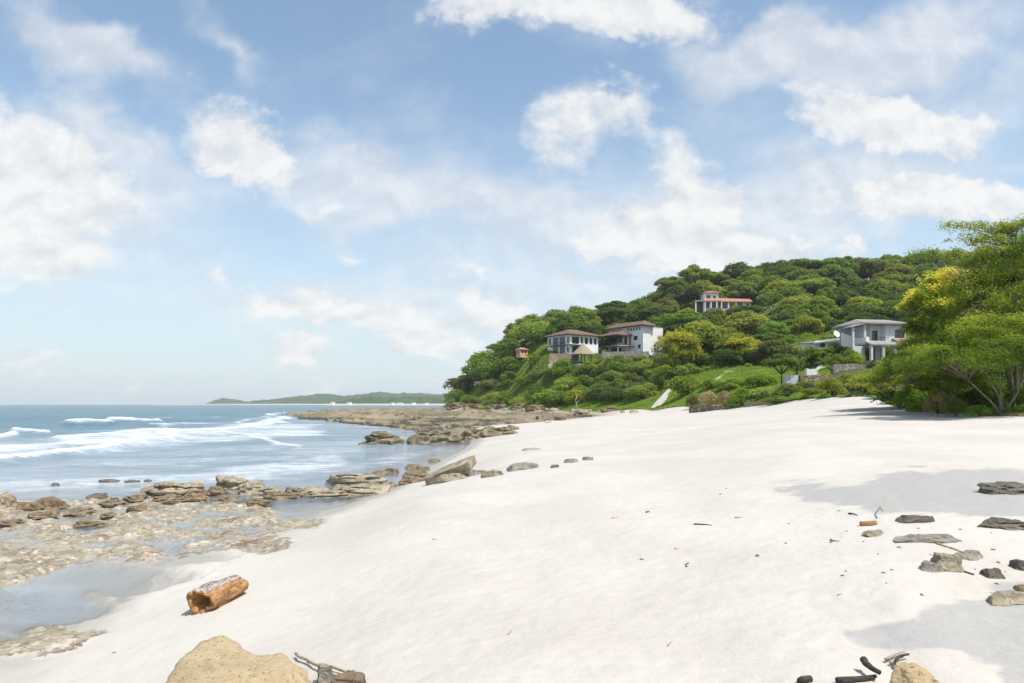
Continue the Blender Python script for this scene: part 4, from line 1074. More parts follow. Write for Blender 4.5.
def grey_house():
    x, y, z = at(864.5, 361.5, 108); k = 108/FPX
    r = empty('house', (x, y, z), math.radians(10), 'two-storey pale grey house with balcony and arch at the beach top', 'house'); r.scale = (.80, .85, 1.0)
    f2 = 2.95                                              # upper floor level
    # upper storey, set back behind the balcony
    block(r, 2.6, 1.6, 8.4, 8, f2, f2+3.0, M['offwhite'], {'front': [(.35, 1.7, .08, 2.15, 1), ]}, .25)
    block(r, 5.0, .35, 9.6, 1.58, f2, f2+3.0, M['offwhite'], {'front': [(2.1, 4.3, .9, 2.2, 1)]}, .25)
    m = MB()                                               # arched head over the corner window
    n = 10; a0 = [(7.1+1.1*(1-math.cos(math.pi*i/n)), f2+2.2+.55*math.sin(math.pi*i/n)) for i in range(n+1)]
    for i in range(n):
        m.add([(a0[i][0], .20, a0[i][1]), (a0[i+1][0], .20, a0[i+1][1]), (a0[i+1][0], .20, a0[i+1][1]+.14), (a0[i][0], .20, a0[i][1]+.14),
               (a0[i][0], .34, a0[i][1]), (a0[i+1][0], .34, a0[i+1][1]), (a0[i+1][0], .34, a0[i+1][1]+.14), (a0[i][0], .34, a0[i][1]+.14)],
              [(0,1,2,3),(3,2,6,7),(4,5,1,0)])
    m.build('arch', M['white'], r)
    m = MB(); m.box(.05, 7.0, f2, 2.58, 7.2, f2+3.0); m.build('wall', M['offwhite'], r)
    for q in (.0, ):
        m = MB(); m.box(q, .0, f2+.02, q+.42, .42, f2+3.0); m.build('column', M['offwhite'], r)
    m = MB(); m.hip(-.2, -.1, 9.7, 8.2, f2+3.01, .95, 2.0, .45, .24); m.build('roof', M['tile_grey'], r)
    # balcony slab and front pent roof
    m = MB(); m.box(-.5, -.9, f2-.28, 9.9, 8, f2-.005); m.build('floor', M['offwhite'], r)
    m = MB(); m.box(-.4, -.8, f2, .45, -.6, f2+.9); m.box(.45, -.8, f2, 4.9, -.62, f2+.28); m.box(-.42, -.8, f2, -.24, 1.4, f2+.85); m.build('parapet', M['white'], r)
    m = MB()
    for q in np.linspace(.6, 4.8, 15): m.box(q-.015, -.73, f2+.29, q+.015, -.70, f2+.86)
    m.box(.45, -.75, f2+.86, 4.9, -.68, f2+.92); m.build('railing', M['metal_dark'], r)
    m = MB()
    m.add([(-.55,-2.4,f2-.55),(11.0,-2.4,f2-.55),(11.0,-.92,f2-.02),(-.55,-.92,f2-.02),(-.55,-2.4,f2-.35),(11.0,-2.4,f2-.35),(11.0,-.92,f2+.18),(-.55,-.92,f2+.18)],
          [(0,3,2,1),(4,5,6,7),(0,1,5,4),(1,2,6,5),(2,3,7,6),(3,0,4,7)]); m.build('porch_roof', M['tile_grey'], r)
    m = MB(); m.add([(6.4,-2.45,f2-.32),(11.1,-2.45,f2-.32),(11.1,.3,f2+.72),(6.4,.3,f2+.72),(6.4,-2.45,f2-.22),(11.1,-2.45,f2-.22),(11.1,.3,f2+.82),(6.4,.3,f2+.82)],
          [(0,3,2,1),(4,5,6,7),(0,1,5,4),(1,2,6,5),(2,3,7,6),(3,0,4,7)]); m.build('tile_strip', M['tile_orange'], r)
    # ground storey
    block(r, .2, 1.2, 9.6, 8, -1.5, f2-.3, M['offwhite'], {'front': [(.9, 3.2, 1.55, 3.75, 2), (4.4, 6.4, 1.55, 3.75, 1), (7.2, 8.8, 2.2, 3.6, 1)]}, .25)
    for q in (-.3, 2.3, 4.9, 9.6):
        m = MB(); m.box(q, -2.2, -1.5, q+.45, -1.75, f2-.5); m.build('column', M['offwhite'], r)
    m = MB(); m.box(-.8, -2.7, -1.6, 10.4, 1.15, -.01); m.build('floor', M['concrete'], r)
    # open pergola wing towards the sea with a sunlit wall behind
    m = MB(); m.add([(-3.3,-.6,f2+2.3),(-.45,-.6,f2+2.95),(-.45,2,f2+2.95),(-3.3,2,f2+2.3),(-3.3,-.6,f2+2.5),(-.45,-.6,f2+3.18),(-.45,2,f2+3.18),(-3.3,2,f2+2.5)],
          [(0,3,2,1),(4,5,6,7),(0,1,5,4),(1,2,6,5),(2,3,7,6),(3,0,4,7)]); m.build('pergola_roof', M['tile_grey'], r)
    m = MB(); m.box(-2.7, -.2, f2-1.0, -2.35, .15, f2+2.4); m.build('column', M['offwhite'], r)
    m = MB(); m.box(-2.9, -.5, -1.2, -.6, -.25, f2-.55); m.build('parapet', M['offwhite'], r)
    m = MB(); m.add([(-2.9,2.6,0),(-.1,1.8,0),(-.1,2.05,0),(-2.9,2.85,0),(-2.9,2.6,f2+1.75),(-.1,1.8,f2+.85),(-.1,2.05,f2+.85),(-2.9,2.85,f2+1.75)],
          [(0,1,5,4),(2,3,7,6),(4,5,6,7),(3,0,4,7),(1,2,6,5)]); m.build('side_wall', M['white'], r)
grey_house()

def shed():
    x, y, z = at(815, 350, 120)
    r = empty('shed', (x, y, z), math.radians(8), 'long low shed with sloping grey roof seaward of the grey house', 'shed')
    block(r, 0, 0, 6.4, 4, -1, 1.6, M['white'], {'front': [(1, 2, 1.5, 2.3, 0), (3.4, 4.4, 1.5, 2.3, 0)]}, .2)
    m = MB()
    m.add([(-.6,-.7,1.0),(6.9,-.7,1.95),(6.9,4.5,2.35),(-.6,4.5,1.4),(-.6,-.7,1.22),(6.9,-.7,2.17),(6.9,4.5,2.57),(-.6,4.5,1.62)],
          [(0,3,2,1),(4,5,6,7),(0,1,5,4),(1,2,6,5),(2,3,7,6),(3,0,4,7)]); m.build('roof', M['tile_grey'], r)
shed()
def dish():
    x, y, z = at(835.5, 343, 121)
    r = empty('satellite_dish', (x, y, z), .3, 'white satellite dish on a pole behind the low grey shed roof', 'satellite dish')
    m = MB(); m.tube([(0, 0, -2), (0, 0, 1.3)], .05, 8); m.build('pole', M['metal_dark'], r)
    m = MB(); n, rings = 20, 5; vs, fs = [], []
    for i in range(rings+1):
        q = .62*i/rings
        for k in range(n): vs.append((q*math.cos(k*6.2832/n), -.25*(q/.62)**2, q*math.sin(k*6.2832/n)))
    for i in range(rings):
        for k in range(n): fs.append((i*n+k, i*n+(k+1) % n, (i+1)*n+(k+1) % n, (i+1)*n+k))
    m.add(vs, fs); o = m.build('dish', M['white'], r, True, loc=(0, -.1, 1.5)); o.rotation_euler = (math.radians(-25), 0, 0)
    sm = o.modifiers.new('thick', 'SOLIDIFY'); sm.thickness = .03
    m = MB(); m.tube([(0, -.05, 1.3), (0, -.65, 1.45)], .02, 6); m.build('arm', M['metal_dark'], r)
dish()
slab_wall('garden_wall', 'dark stone garden wall below the grey house', 'wall', 834, 863, 364.5, 372, 100, M['stone_grey'], .5)
slab_wall('garden_wall', 'brown stone garden wall stepping down from the grey house', 'wall', 801, 846, 375, 383, 88, M['stone_brown'], .5, D2=90)
slab_wall('garden_wall', 'small white block wall beside the garden path', 'wall', 807, 817, 368.5, 376, 96, M['white'], .6)
slab_wall('planter_box', 'low pale grey planter box at the foot of the small garden tree', 'planter', 786, 799.5, 375.3, 381, 91, M['offwhite'], 1.0)
slab_wall('beach_wall', 'low brown dry stone wall along the top of the sand', 'wall', 689, 744, 405.5, 412.5, 96, M['stone_brown'], .7, D2=84)
slab_wall('beach_wall', 'low tan stone wall rising towards the garden path', 'wall', 744, 792, 402, 408, 83.5, M['stone_tan'], .7, D2=73)
def flat_strip(name, label, cat, pts, D, w, mat, th=.3):
    """a sloping strip of paving laid over the ground between picture points"""
    m = MB(); L = [Vector(at(px, py, d)) for (px, py), d in zip(pts, D)]
    L = [Vector((p.x, p.y, gz(p.x, p.y)+.25)) for p in L]
    for k in range(len(L)-1):
        d = L[k+1]-L[k]; q = Vector((-d.y, d.x, 0)).normalized()*w/2
        vs = [L[k]-q, L[k+1]-q, L[k+1]+q, L[k]+q]; vs = [v-Vector((0, 0, th)) for v in vs] + vs
        m.add(vs, [(0,3,2,1),(4,5,6,7),(0,1,5,4),(1,2,6,5),(2,3,7,6),(3,0,4,7)])
    return tag(m.build(name, mat), label, cat)
flat_strip('concrete_ramp', 'pale concrete ramp slab at the foot of the green bank', 'ramp', [(655, 405), (672, 396)], [131, 144], 1.7, M['concrete'], .9)
flat_strip('concrete_ramp', 'white concrete slab lying in the grass higher up the bank', 'ramp', [(719, 377), (731, 370)], [128, 137], 1.5, M['concrete'], .7)
flat_strip('garden_path', 'narrow pale path running across the grass terrace', 'path', [(742, 369), (768, 367)], [129, 131], 1.6, M['concrete'], .7)
flat_strip('garden_path', 'sandy path stepping down beside the grey house', 'path', [(826, 361), (820, 369), (812, 376)], [112, 103, 95], 1.8, M['concrete'], .4)
# far houses on the bay
rngf = np.random.default_rng(8)
FARH = [(331, 'pale beach house farthest along the wooded coast across the bay', 14), (348, 'low pale house on the far shore at the seaward part of the beach', 16), (391, 'small pale house on the far beach seaward of the white block', 14), (399, 'largest white block on the far beach', 30), (414, 'white house on the far beach, inland of the largest white block', 20), (427, 'white house on the far shore, closest to the headland', 18)]
for px, lab, w in FARH:
    D = 1680; w = w*.5; x = (px-512)/FPX*D; r = empty('beach_house', (x, D, 1.0), rngf.normal()*.2, lab, 'house', None)
    h = 3.5+rngf.random()*2.5
    m = MB(); m.box(-w/2, 0, -2, w/2, 12, h); m.build('wall', M['white'], r)
    m = MB(); m.hip(-w/2, 0, w/2, 12, h+.02, 1.4, min(w, 12)*.45, .6, .3); m.build('roof', M['tile_grey'], r)
# ------------------------------------------------------------------ rocks
def _ico(sub):
    bm = bmesh.new(); bmesh.ops.create_icosphere(bm, subdivisions=sub, radius=1.0)
    V = np.array([v.co[:] for v in bm.verts]); F = np.array([[v.index for v in f.verts] for f in bm.faces]); bm.free(); return V, F
ICO = {s: _ico(s) for s in (3, 4, 5, 6)}
def rock_shape(seed, size, blocky=.5, cuts=9, rough=.10, strata=0.0, sub=4, top=None):
    rng = np.random.default_rng(seed); V, F = ICO[sub]; V = V.copy()
    e = 1-.62*blocky
    P = np.sign(V)*np.abs(V)**e; P /= np.maximum(1, np.abs(P).max(1))[:, None]
    P *= 1+.22*perlin(V*1.1+seed*7.7)[:, None]
    for i in range(cuts):                                  # fracture planes
        n = rng.normal(size=3); n[2] = abs(n[2])*.8; n /= np.linalg.norm(n); d = .55+.35*rng.random()
        s = P @ n - d; P -= np.where(s > 0, s, 0)[:, None]*n*.94
    if top is not None:
        s = P[:, 2]-top; P[:, 2] -= np.where(s > 0, s, 0)*.9
    sz = np.array(size); P = P*sz/2
    m = sz.mean()
    N = V/np.linalg.norm(V, axis=1)[:, None]
    disp = rough*(fbm(P/m*2.6+seed, 5, .55)*.8 - .6*np.abs(fbm(P/m*1.7+seed*2, 3)))
    P += N*(disp*m*.5)[:, None]
    if strata:
        ph = P[:, 2]/strata + .8*fbm(P/m*.9+seed*3, 2); led = np.abs((ph % 1)-.5)*2
        r = N.copy(); r[:, 2] = 0; P -= r*((1-sstep(led, .0, .45))*m*.10)[:, None]
    return P, F
def spot_w(px, py):
    """like spot, but stops at the water surface"""
    X, Y, Z = spot(px, py)
    if Z < 0:
        Y = HC*FPX/(py-HOR); X = (px-512)/FPX*Y; Z = 0.0
    return X, Y, Z
def rock_px(label, x0, x1, yt, yb, mat='rock_tan', seed=1, blocky=.55, rz=0.0, depth=.7, tilt=(0, 0), rough=.16, strata=0.0, sub=4, hk=1.0, name='rock', cat='rock', group=None, sink=.34, cuts=9, top=.62, dz=0.0):
    X, Y, Z = spot_w((x0+x1)/2, yb-.15*(yb-yt)); k = Y/FPX
    w = (x1-x0)*k; dp = w*depth; ang = (HC-Z)/Y
    h = max((yb-yt)*k - dp*ang*.55, (yb-yt)*k*.4)*hk
    P, F = rock_shape(seed, (w*1.04, dp, h*(1+sink)*1.15), blocky, cuts, rough, strata and strata*h, sub, top)
    o = obj_np(name, P, F, M[mat], None, False)
    o.location = (X, Y+dp*.18, Z+h*(.5-sink*.5)+dz); o.rotation_euler = (math.radians(tilt[0]), math.radians(tilt[1]), rz)
    return tag(o, label, cat, group)
R_ = rock_px
# the dry side of the beach
R_('flat layered dark rock on the long damp grey patch, higher of two', 985, 1040, 481, 495, 'rock_dark', 3, .6, .1, .6, strata=.35)
R_('flat layered dark rock at the lower edge of the long damp grey patch', 979, 1040, 518, 531, 'rock_dark', 5, .55, -.1, .55, strata=.35)
R_('smooth dark grey stone at the tip of the long damp grey patch', 899, 934, 514.5, 523, 'rock_dark', 8, .6, 0, .5, cuts=5)
R_('small tan flat stone seaward of the smooth dark grey stone', 864, 889, 530, 537, 'rock_tan', 12, .5, .2, .6)
R_('long pale slab half buried in sand below the smooth dark stone', 901, 966, 534, 543, 'rock_grey', 14, .8, -.05, .35)
R_('grey block of the small rock cluster, seaward end', 921, 944, 561, 573, 'rock_grey', 17, .8, .2, .8)
R_('tan wedge of rock in the small cluster behind the grey block', 931, 962, 551, 573, 'rock_tan', 19, .5, -.3, .8, sub=5)
R_('pale grey-tan pointed stone inland of the small rock cluster', 957, 986, 550, 561, 'rock_grey', 23, .4, .4, .7)
R_('jagged blackish stone inland of the small rock cluster', 983, 1007, 567, 580, 'rock_dark', 27, .3, .2, .7)
R_('dark jagged stone below the flat pale slab edge', 1013, 1040, 559, 573, 'rock_dark', 29, .4, .2, .7)
R_('long tan slab lying in front of the brown stone', 984, 1040, 590, 605, 'rock_tan', 31, .8, .15, .45)
R_('small brown stone resting by the long tan slab', 1014, 1036, 584, 593, 'rock_brown', 33, .5, 0, .7)
# slabs and blocks in the middle of the beach
R_('large pale slab tilted up out of the sand by the water', 424, 476, 459, 484, 'rock_tan', 41, .95, -.22, .45, (14, -21), .06, cuts=2, top=.7, sub=5, hk=.36, dz=.17)
R_('dark wedge of rock under the raised end of the tilted pale slab', 446, 474, 470, 479, 'rock_brown', 42, .6, .2, .7)
R_('dark weathered block leaning on the tilted pale slab', 397, 428, 471, 485, 'rock_brown', 43, .6, .3, .8, strata=.3)
R_('small tan block behind the tilted pale slab', 453, 477, 464, 475, 'rock_tan', 44, .7, .3, .7)
R_('low tan stone in front of the tilted pale slab', 437, 470, 473, 482, 'rock_tan', 45, .5, -.2, .5)
R_('little flat stone just inland of the tilted pale slab', 468, 486, 470, 476, 'rock_grey', 46, .6, .1, .6)
R_('flat tan slab in the sand, second inland from the tilted slab', 481, 507, 469.5, 477.5, 'rock_tan', 47, .8, -.3, .5)
R_('grey pointed slab in the sand, third inland from the tilted slab', 506, 538, 462.5, 471.5, 'rock_grey', 48, .6, .1, .6)
R_('tiny dark stone in the sand between grey slabs', 551, 561, 465, 468.5, 'rock_dark', 49, .5, .1, .6, sub=3)
R_('small flat grey stone beyond the tiny dark stone', 564, 580, 458.5, 463.5, 'rock_grey', 50, .7, .1, .6)
R_('small flat grey stone farthest inland of the slab line', 582, 594, 456.5, 461, 'rock_grey', 51, .7, .1, .6, sub=3)
R_('dark flat rock awash beyond the tilted pale slab', 425, 440, 459, 462, 'rock_brown', 52, .6, 0, .6)
R_('thin tan bar of rock at the edge of the cove sand', 522, 543, 448, 450.5, 'rock_tan', 53, .7, 0, .6, sub=3)
for i, (a, b, c, d) in enumerate([(385, 400, 468, 473), (404, 420, 464, 469), (372, 388, 470, 475), (412, 432, 466, 472), (357, 374, 473, 478)]):
    R_(['low wet brown rock in the gap before the dark block', 'wet brown rock beyond the dark leaning block', 'wet brown rock just inland of the flat-topped ledge', 'brown rock touching the back of the dark leaning block', 'wet brown rock behind the flat-topped ledge'][i], a, b, c, d, 'rock_brown', 60+i, .5, .2*i, .7)
# ridge of broken rock at the water's edge
R_('cream weathered rock hump at the seaward end of the broken ridge', 134, 208, 479, 499, 'rock_tan', 71, .4, .1, .5, rough=.34, sub=5, strata=.4)
R_('knobbly pale rock standing highest on the broken ridge', 213, 246, 474, 495, 'rock_tan', 74, .5, .2, 1.0, rough=.30, sub=5, strata=.5)
R_('knobbly pale rock beside the highest knob of the ridge', 236, 264, 480, 496, 'rock_tan', 75, .55, .5, .9, rough=.26, strata=.5)
RIDGE = [(203, 226, 486, 497, 'grey-brown block between the cream hump and the highest knob'), (248, 288, 486, 499, 'brown pitted block just inland of the highest knob'), (283, 302, 487, 498, 'small rounded block in the middle of the broken ridge'),
         (287, 332, 485, 497.5, 'long low tan block in the middle of the broken ridge'), (299, 346, 489, 498, 'low tan ledge in front of the flat-topped ledge'), (325, 386, 483, 496, 'broad lower ledge under the flat-topped ledge'),
         (378, 398, 481, 489, 'small tan stone at the inland end of the broken ridge'), (186, 206, 489, 498, 'low brown stone behind the cream hump'), (262, 296, 492, 500, 'low wet ledge at the foot of the pitted block')]
for i, (a, b, c, d, l) in enumerate(RIDGE): R_(l, a, b, c, d, ['rock_brown', 'rock_tan', 'rock_brown', 'rock_tan', 'rock_tan', 'rock_tan', 'rock_tan', 'rock_brown', 'rock_brown'][i], 80+i, .62, .15*math.sin(i*2.1), .6, strata=.45, rough=.24)
R_('flat-topped pale ledge forming the inland part of the ridge', 322, 383, 473, 487, 'rock_tan', 95, .85, -.08, .45, rough=.14, strata=.4, sub=5)
BROWN = [(118, 150, 494, 502), (148, 182, 496, 504), (176, 206, 497, 503), (205, 240, 496, 502), (96, 126, 499, 505), (60, 92, 508, 515), (92, 118, 511, 518), (22, 60, 512, 518), (120, 150, 505, 512), (238, 270, 499, 505), (-10, 24, 519, 527), (70, 100, 520, 528)]
for i, (a, b, c, d) in enumerate(BROWN):
    R_('low wet brown rock among the pools, ' + ordinal(i+1) + ' in the scatter below the broken ridge', a, b, c, d, 'rock_brown', 100+i, .4, .3*i, .8, rough=.3, group='wet brown rocks among the pools', sink=.5, strata=.5)
R_('whitish rock lump at the seaward edge of the flats', -16, 15, 493, 513, 'rock_tan', 121, .4, 0, .8, rough=.3)
R_('rounded brown rock next to the whitish rock lump', 12, 42, 501, 511, 'rock_brown', 122, .4, 0, .8, rough=.25)
R_('wide brown rock awash inland of the rounded brown rock', 26, 66, 498, 509, 'rock_brown', 123, .5, 0, .6, rough=.25)
AWASH = [(50, 58, 482.5, 486, 'tiny dark rock in the wash, seaward of the others'), (86, 107, 493, 499, 'dark oval rock in the wash before the cream hump'), (99, 118, 478.5, 482, 'thin dark rock in the wash, middle of three in a line'),
         (124, 139, 479.5, 482, 'thin dark rock in the wash, inland of the line of three'), (143, 151, 479, 481.5, 'small dark rock in the wash, next to the cream hump'), (110, 119, 498.5, 503, 'small square dark rock beside the oval rock')]
for i, (a, b, c, d, l) in enumerate(AWASH): R_(l, a, b, c, d, 'rock_dark', 130+i, .4, 0, .7, sink=.5, sub=3)
# front of the rock shelf
SH = [(356, 408, 431, 447.5, 'big square-cut block at the seaward tip of the near shelf', .5), (403, 436, 432, 447, 'dark-sided block second from the tip of the near shelf', .6), (428, 464, 430, 444.5, 'tan block in the middle of the near shelf front', .6),
      (456, 490, 429, 441, 'rounded tan block at the inland end of the near shelf front', .5), (484, 520, 427, 437, 'low tan slab inland of the near shelf front', .5)]
for i, (a, b, c, d, l, dp) in enumerate(SH): R_(l, a, b, c, d, 'rock_reef', 140+i, .85, .1*i, dp, rough=.16, strata=.42, sub=5)
rr = np.random.default_rng(21)
EDGE = [(345, 422), (358, 423), (372, 424.5), (386, 426), (398, 427.5), (410, 429), (422, 431), (436, 433.5), (330, 421), (316, 419), (300, 417), (420, 436), (445, 436), (468, 433), (490, 431), (512, 430), (395, 423), (440, 427), (470, 425), (500, 424), (540, 421), (365, 420), (420, 421), (290, 416), (560, 420), (585, 417)]
for i, (px, py) in enumerate(EDGE):
    w = rr.uniform(12, 24); R_('brown boulder on the rock shelf, ' + ordinal(i+1) + ' of the loose boulders along it', px-w/2, px+w/2, py-rr.uniform(3.0, 5.6), py+1, 'rock_reef' if i % 3 else 'rock_brown', 160+i, .6, rr.random()*3, .7, group='loose boulders on the rock shelf', sub=3, strata=.5)
FOOTB = [(536, 411), (543, 411), (551, 410.8), (560, 411.5), (570, 411.5), (580, 412), (591, 412), (604, 412.5), (522, 411), (505, 411), (497, 411), (470, 410.4), (620, 413), (637, 413)]
for i, (px, py) in enumerate(FOOTB):
    px += rr.normal()*4; w = rr.uniform(4, 11); R_('pale boulder at the foot of the green headland, ' + ordinal(i+1) + ' in the row', px-w/2, px+w/2, py-rr.uniform(1.4, 3.2), py+.4, 'rock_tan', 200+i, .4, rr.random()*3, .8, group='pale boulders along the foot of the headland', sub=3)
# undercut rock face of the headland nose
CL = [(430, 452, 400, 409.5), (446, 470, 402, 409.5), (464, 490, 404, 410), (486, 512, 404, 410.5), (602, 622, 406.5, 412), (508, 530, 403.5, 410.5), (526, 548, 405, 411)]
for i, (a, b, c, d) in enumerate(CL): R_('brown rock ledge under the bushes of the headland, ' + ordinal(i+1) + ' from the sea', a, b, c, d, 'rock_brown' if i else 'rock_tan', 220+i, .75, 0, .5, group='rock ledges under the headland bushes', strata=.35)
m_ = MB(); m_.tube([(0, 0, -.3), (0, 0, 1.1), (0, 0, 1.55)], [.38, .36, .22], 10)
tag(m_.build('marker_post', M['white'], None, True, loc=at(456, 409.3, 232)), 'short white post standing at the foot of the headland nose', 'post')

# ------------------------------------------------------------------ big boulder and driftwood near the eye
def big_boulder():
    """outline in plan seen from the eye, with a gently domed, pitted top"""
    prof = [(148, 700), (163, 683), (172, 668), (186, 655), (200, 643), (212, 635.5), (224, 632), (238, 634.5), (243, 640.5), (255, 644), (270, 643.5), (285, 645.5), (290, 651), (297, 660), (308, 673), (321, 690), (330, 706)]
    D0 = 4.75; zt = .98
    pts = []
    for px, py in prof:
        z = zt-.10*(py-632)/60.; D = (HC-z)*FPX/(py-HOR); pts.append(((px-512)/FPX*D, D, z))
    pts = np.array(pts); front = [(pts[-1, 0]-.05, 3.7), (-1.3, 3.35), (-1.9, 3.3), (pts[0, 0]+.1, 3.75)]
    ring = np.concatenate([pts[:, :2], np.array(front)]); c = np.array([-1.78, 4.35])
    ang = np.unwrap(np.arctan2(ring[:, 1]-c[1], ring[:, 0]-c[0])); rad = np.hypot(*(ring-c).T)
    o_ = np.argsort(np.mod(ang, 2*np.pi)); A = np.mod(ang, 2*np.pi)[o_]; Rr = rad[o_]
    n = 240; th = np.linspace(0, 2*np.pi, n, endpoint=False)
    R = np.interp(th, np.concatenate([[A[-1]-2*np.pi], A, [A[0]+2*np.pi]]), np.concatenate([[Rr[-1]], Rr, [Rr[0]]]))
    V = []; lev = [(0.001, 0), (.15, 0), (.3, 0), (.45, 0), (.6, 0), (.72, 0), (.82, 0), (.90, 0), (.955, .004), (.985, .02), (1.0, .055), (1.012, .12), (1.02, .22), (1.05, .36), (1.03, .5), (1.08, .7)]
    for f, dz in lev:
        x = c[0]+np.cos(th)*R*f; y = c[1]+np.sin(th)*R*f
        z = zt - .07*(4.9-y) - .06*(np.minimum(f, 1)**4) - dz + .06*fbm(xyz(x, y, 1.3, 5), 4) + .016*fbm(xyz(x, y, 7, 2), 4) - .030*(1-sstep(np.abs(fbm(xyz(x, y, 1.6, 9), 3)), .0, .06))
        if dz: 
            wv = .05*fbm(np.stack([x*3, y*3, z*6], 1), 3); x = x+np.cos(th)*wv; y = y+np.sin(th)*wv
        V.append(np.stack([x, y, z], 1))
    F = []
    k = len(lev); i = np.arange(n); j = (i+1) % n
    for q in range(k-1): F.append(np.stack([q*n+i, (q+1)*n+i, (q+1)*n+j, q*n+j], 1))
    o = obj_np('boulder', np.concatenate(V), np.concatenate(F)[:, ::-1], M['rock_ochre'], None, True)
    tag(o, 'big smooth ochre boulder with a flat top, nearest to the eye', 'boulder')
big_boulder()
R_('greenish grey stone wedged against the side of the ochre boulder', 312, 334, 662, 690, 'rock_grey', 301, .5, .3, .9, sub=5)
R_('brown stone beside the sticks at the side of the ochre boulder', 322, 362, 671, 700, 'rock_brown', 302, .5, .2, .8, sub=5)
R_('pointed ochre boulder at the bottom edge beside the charred wood', 893, 954, 667, 708, 'rock_ochre', 306, .2, .5, .9, rough=.12, sub=6, cuts=14, top=None, hk=1.25)

def wood_mat(name, light, dark, grey, amt):
    m, t, b, o = new_mat(name); co = t.new('ShaderNodeTexCoord').outputs['Object']
    mp = t.new('ShaderNodeMapping'); t.l.new(co, mp.inputs[0]); mp.inputs['Scale'].default_value = (3, 18, 18)
    g = t.noise(mp.outputs[0], 2.0, 7, .65, .5); n = t.noise(co, 9, 6, .7); n2 = t.noise(co, 5, 4, .6)
    c = t.mix(t.rng(g, .35, .65), dark, light)
    a = t.new('ShaderNodeAttribute'); a.attribute_name = 'bleach'
    bl = t.rng(t.math('ADD', a.outputs['Fac'], t.math('MULTIPLY', t.math('SUBTRACT', n, .5), 1.3)), .4, .65)
    c = t.mix(t.math('MULTIPLY', bl, amt), c, t.mix(t.rng(g, .42, .58), tuple(x*.30 for x in grey), grey))
    c = t.mix(t.math('MULTIPLY', t.rng(n2, .60, .72), .75), c, tuple(x*.3 for x in dark))
    t.put(b.inputs['Base Color'], c); b.inputs['Roughness'].default_value = .75; b.inputs['Specular IOR Level'].default_value = .3
    bump(t, b, t.math('ADD', g, t.math('MULTIPLY', n, .6)), .02, 1.0)
    return m
M['log'] = wood_mat('orange_driftwood', (.46, .25, .10), (.24, .115, .045), (.50, .43, .38), .95)
M['stick'] = wood_mat('pale_driftwood', (.50, .40, .29), (.30, .22, .15), (.55, .50, .44), .6)
M['char'] = wood_mat('charred_wood', (.085, .070, .058), (.035, .029, .025), (.17, .155, .14), .7)
def driftwood_log():
    A = Vector(spot(200, 614)); B = Vector(spot(238, 594)); 
    ax = (B-A); ax.z = 0; L = ax.length*1.05; nS, nR = 70, 72
    V = []; bl = []
    for i in range(nS):
        t = i/(nS-1); 
        for k in range(nR):
            a = 2*math.pi*k/nR
            R = .148*(1+.10*math.sin(3.1*t+.6)) * (1+.05*math.sin(2*a+1+2*t)+.045*math.sin(3*a+4*t)+.03*math.sin(5*a+7*t))
            R *= (1.06-.16*t)*(1-.30*max(0, (t-.88)/.12)**2) - .10*max(0, (.06-t)/.06)
            V.append((t*L, R*math.cos(a)*1.12, R*math.sin(a)+.03*math.sin(3*t+.4))); bl.append(.05+.95*max(0, math.sin(a+.35))**1.3)
    V = np.array(V); N = V.copy(); N[:, 0] = 0; N /= np.linalg.norm(N, axis=1)[:, None]
    V += N*(.020*fbm(V*np.array([3, 9, 9]), 4) + .03*perlin(V*np.array([2.2, 5, 5])) - .018*np.abs(perlin(V*np.array([3, 22, 22]))))[:, None]
    F = [( i*nR+k, i*nR+(k+1) % nR, (i+1)*nR+(k+1) % nR, (i+1)*nR+k) for i in range(nS-1) for k in range(nR)]
    # broken, hollowed ends
    V = list(map(tuple, V)); bl = list(bl)
    for end, base, sgn in ((0, 0, 1), (nS-1, (nS-1)*nR, -1)):
        prev = base
        for f, dep in ((.86, -.015), (.66, .03 if sgn > 0 else -.01), (.42, .12 if sgn > 0 else .0), (.15, .17 if sgn > 0 else .01)):
            st = len(V); cen = np.mean(np.array(V[base:base+nR]), 0)
            for k in range(nR):
                q = np.array(V[base+k]); p = cen+(q-cen)*f; p[0] += sgn*dep + .018*math.sin(k*.7+f*9)
                V.append(tuple(p)); bl.append(.1)
            for k in range(nR):
                q4 = (prev+k, prev+(k+1) % nR, st+(k+1) % nR, st+k); F.append(q4[::-1] if sgn > 0 else q4)
            prev = st
        ctr = len(V); V.append(tuple(np.mean(np.array(V[prev:prev+nR]), 0))); bl.append(.1)
        for k in range(nR):
            t3 = (prev+k, prev+(k+1) % nR, ctr, ctr); F.append(t3[::-1] if sgn > 0 else t3)
    me = bpy.data.meshes.new('driftwood_log'); me.from_pydata(V, [], [tuple(dict.fromkeys(f)) for f in F]); me.materials.append(M['log'])
    a = me.attributes.new('bleach', 'FLOAT', 'POINT'); a.data.foreach_set('value', np.array(bl, np.float32))
    me.polygons.foreach_set('use_smooth', [True]*len(me.polygons)); me.update()
    o = link(bpy.data.objects.new('driftwood_log', me)); o.location = (A.x, A.y, A.z+.108)
    o.rotation_euler = (math.radians(8), math.atan2(-(B.z-A.z), ax.length)*1.0, math.atan2(ax.y, ax.x))
    tag(o, 'thick orange driftwood log with bleached top lying on the white sand', 'log')
driftwood_log()
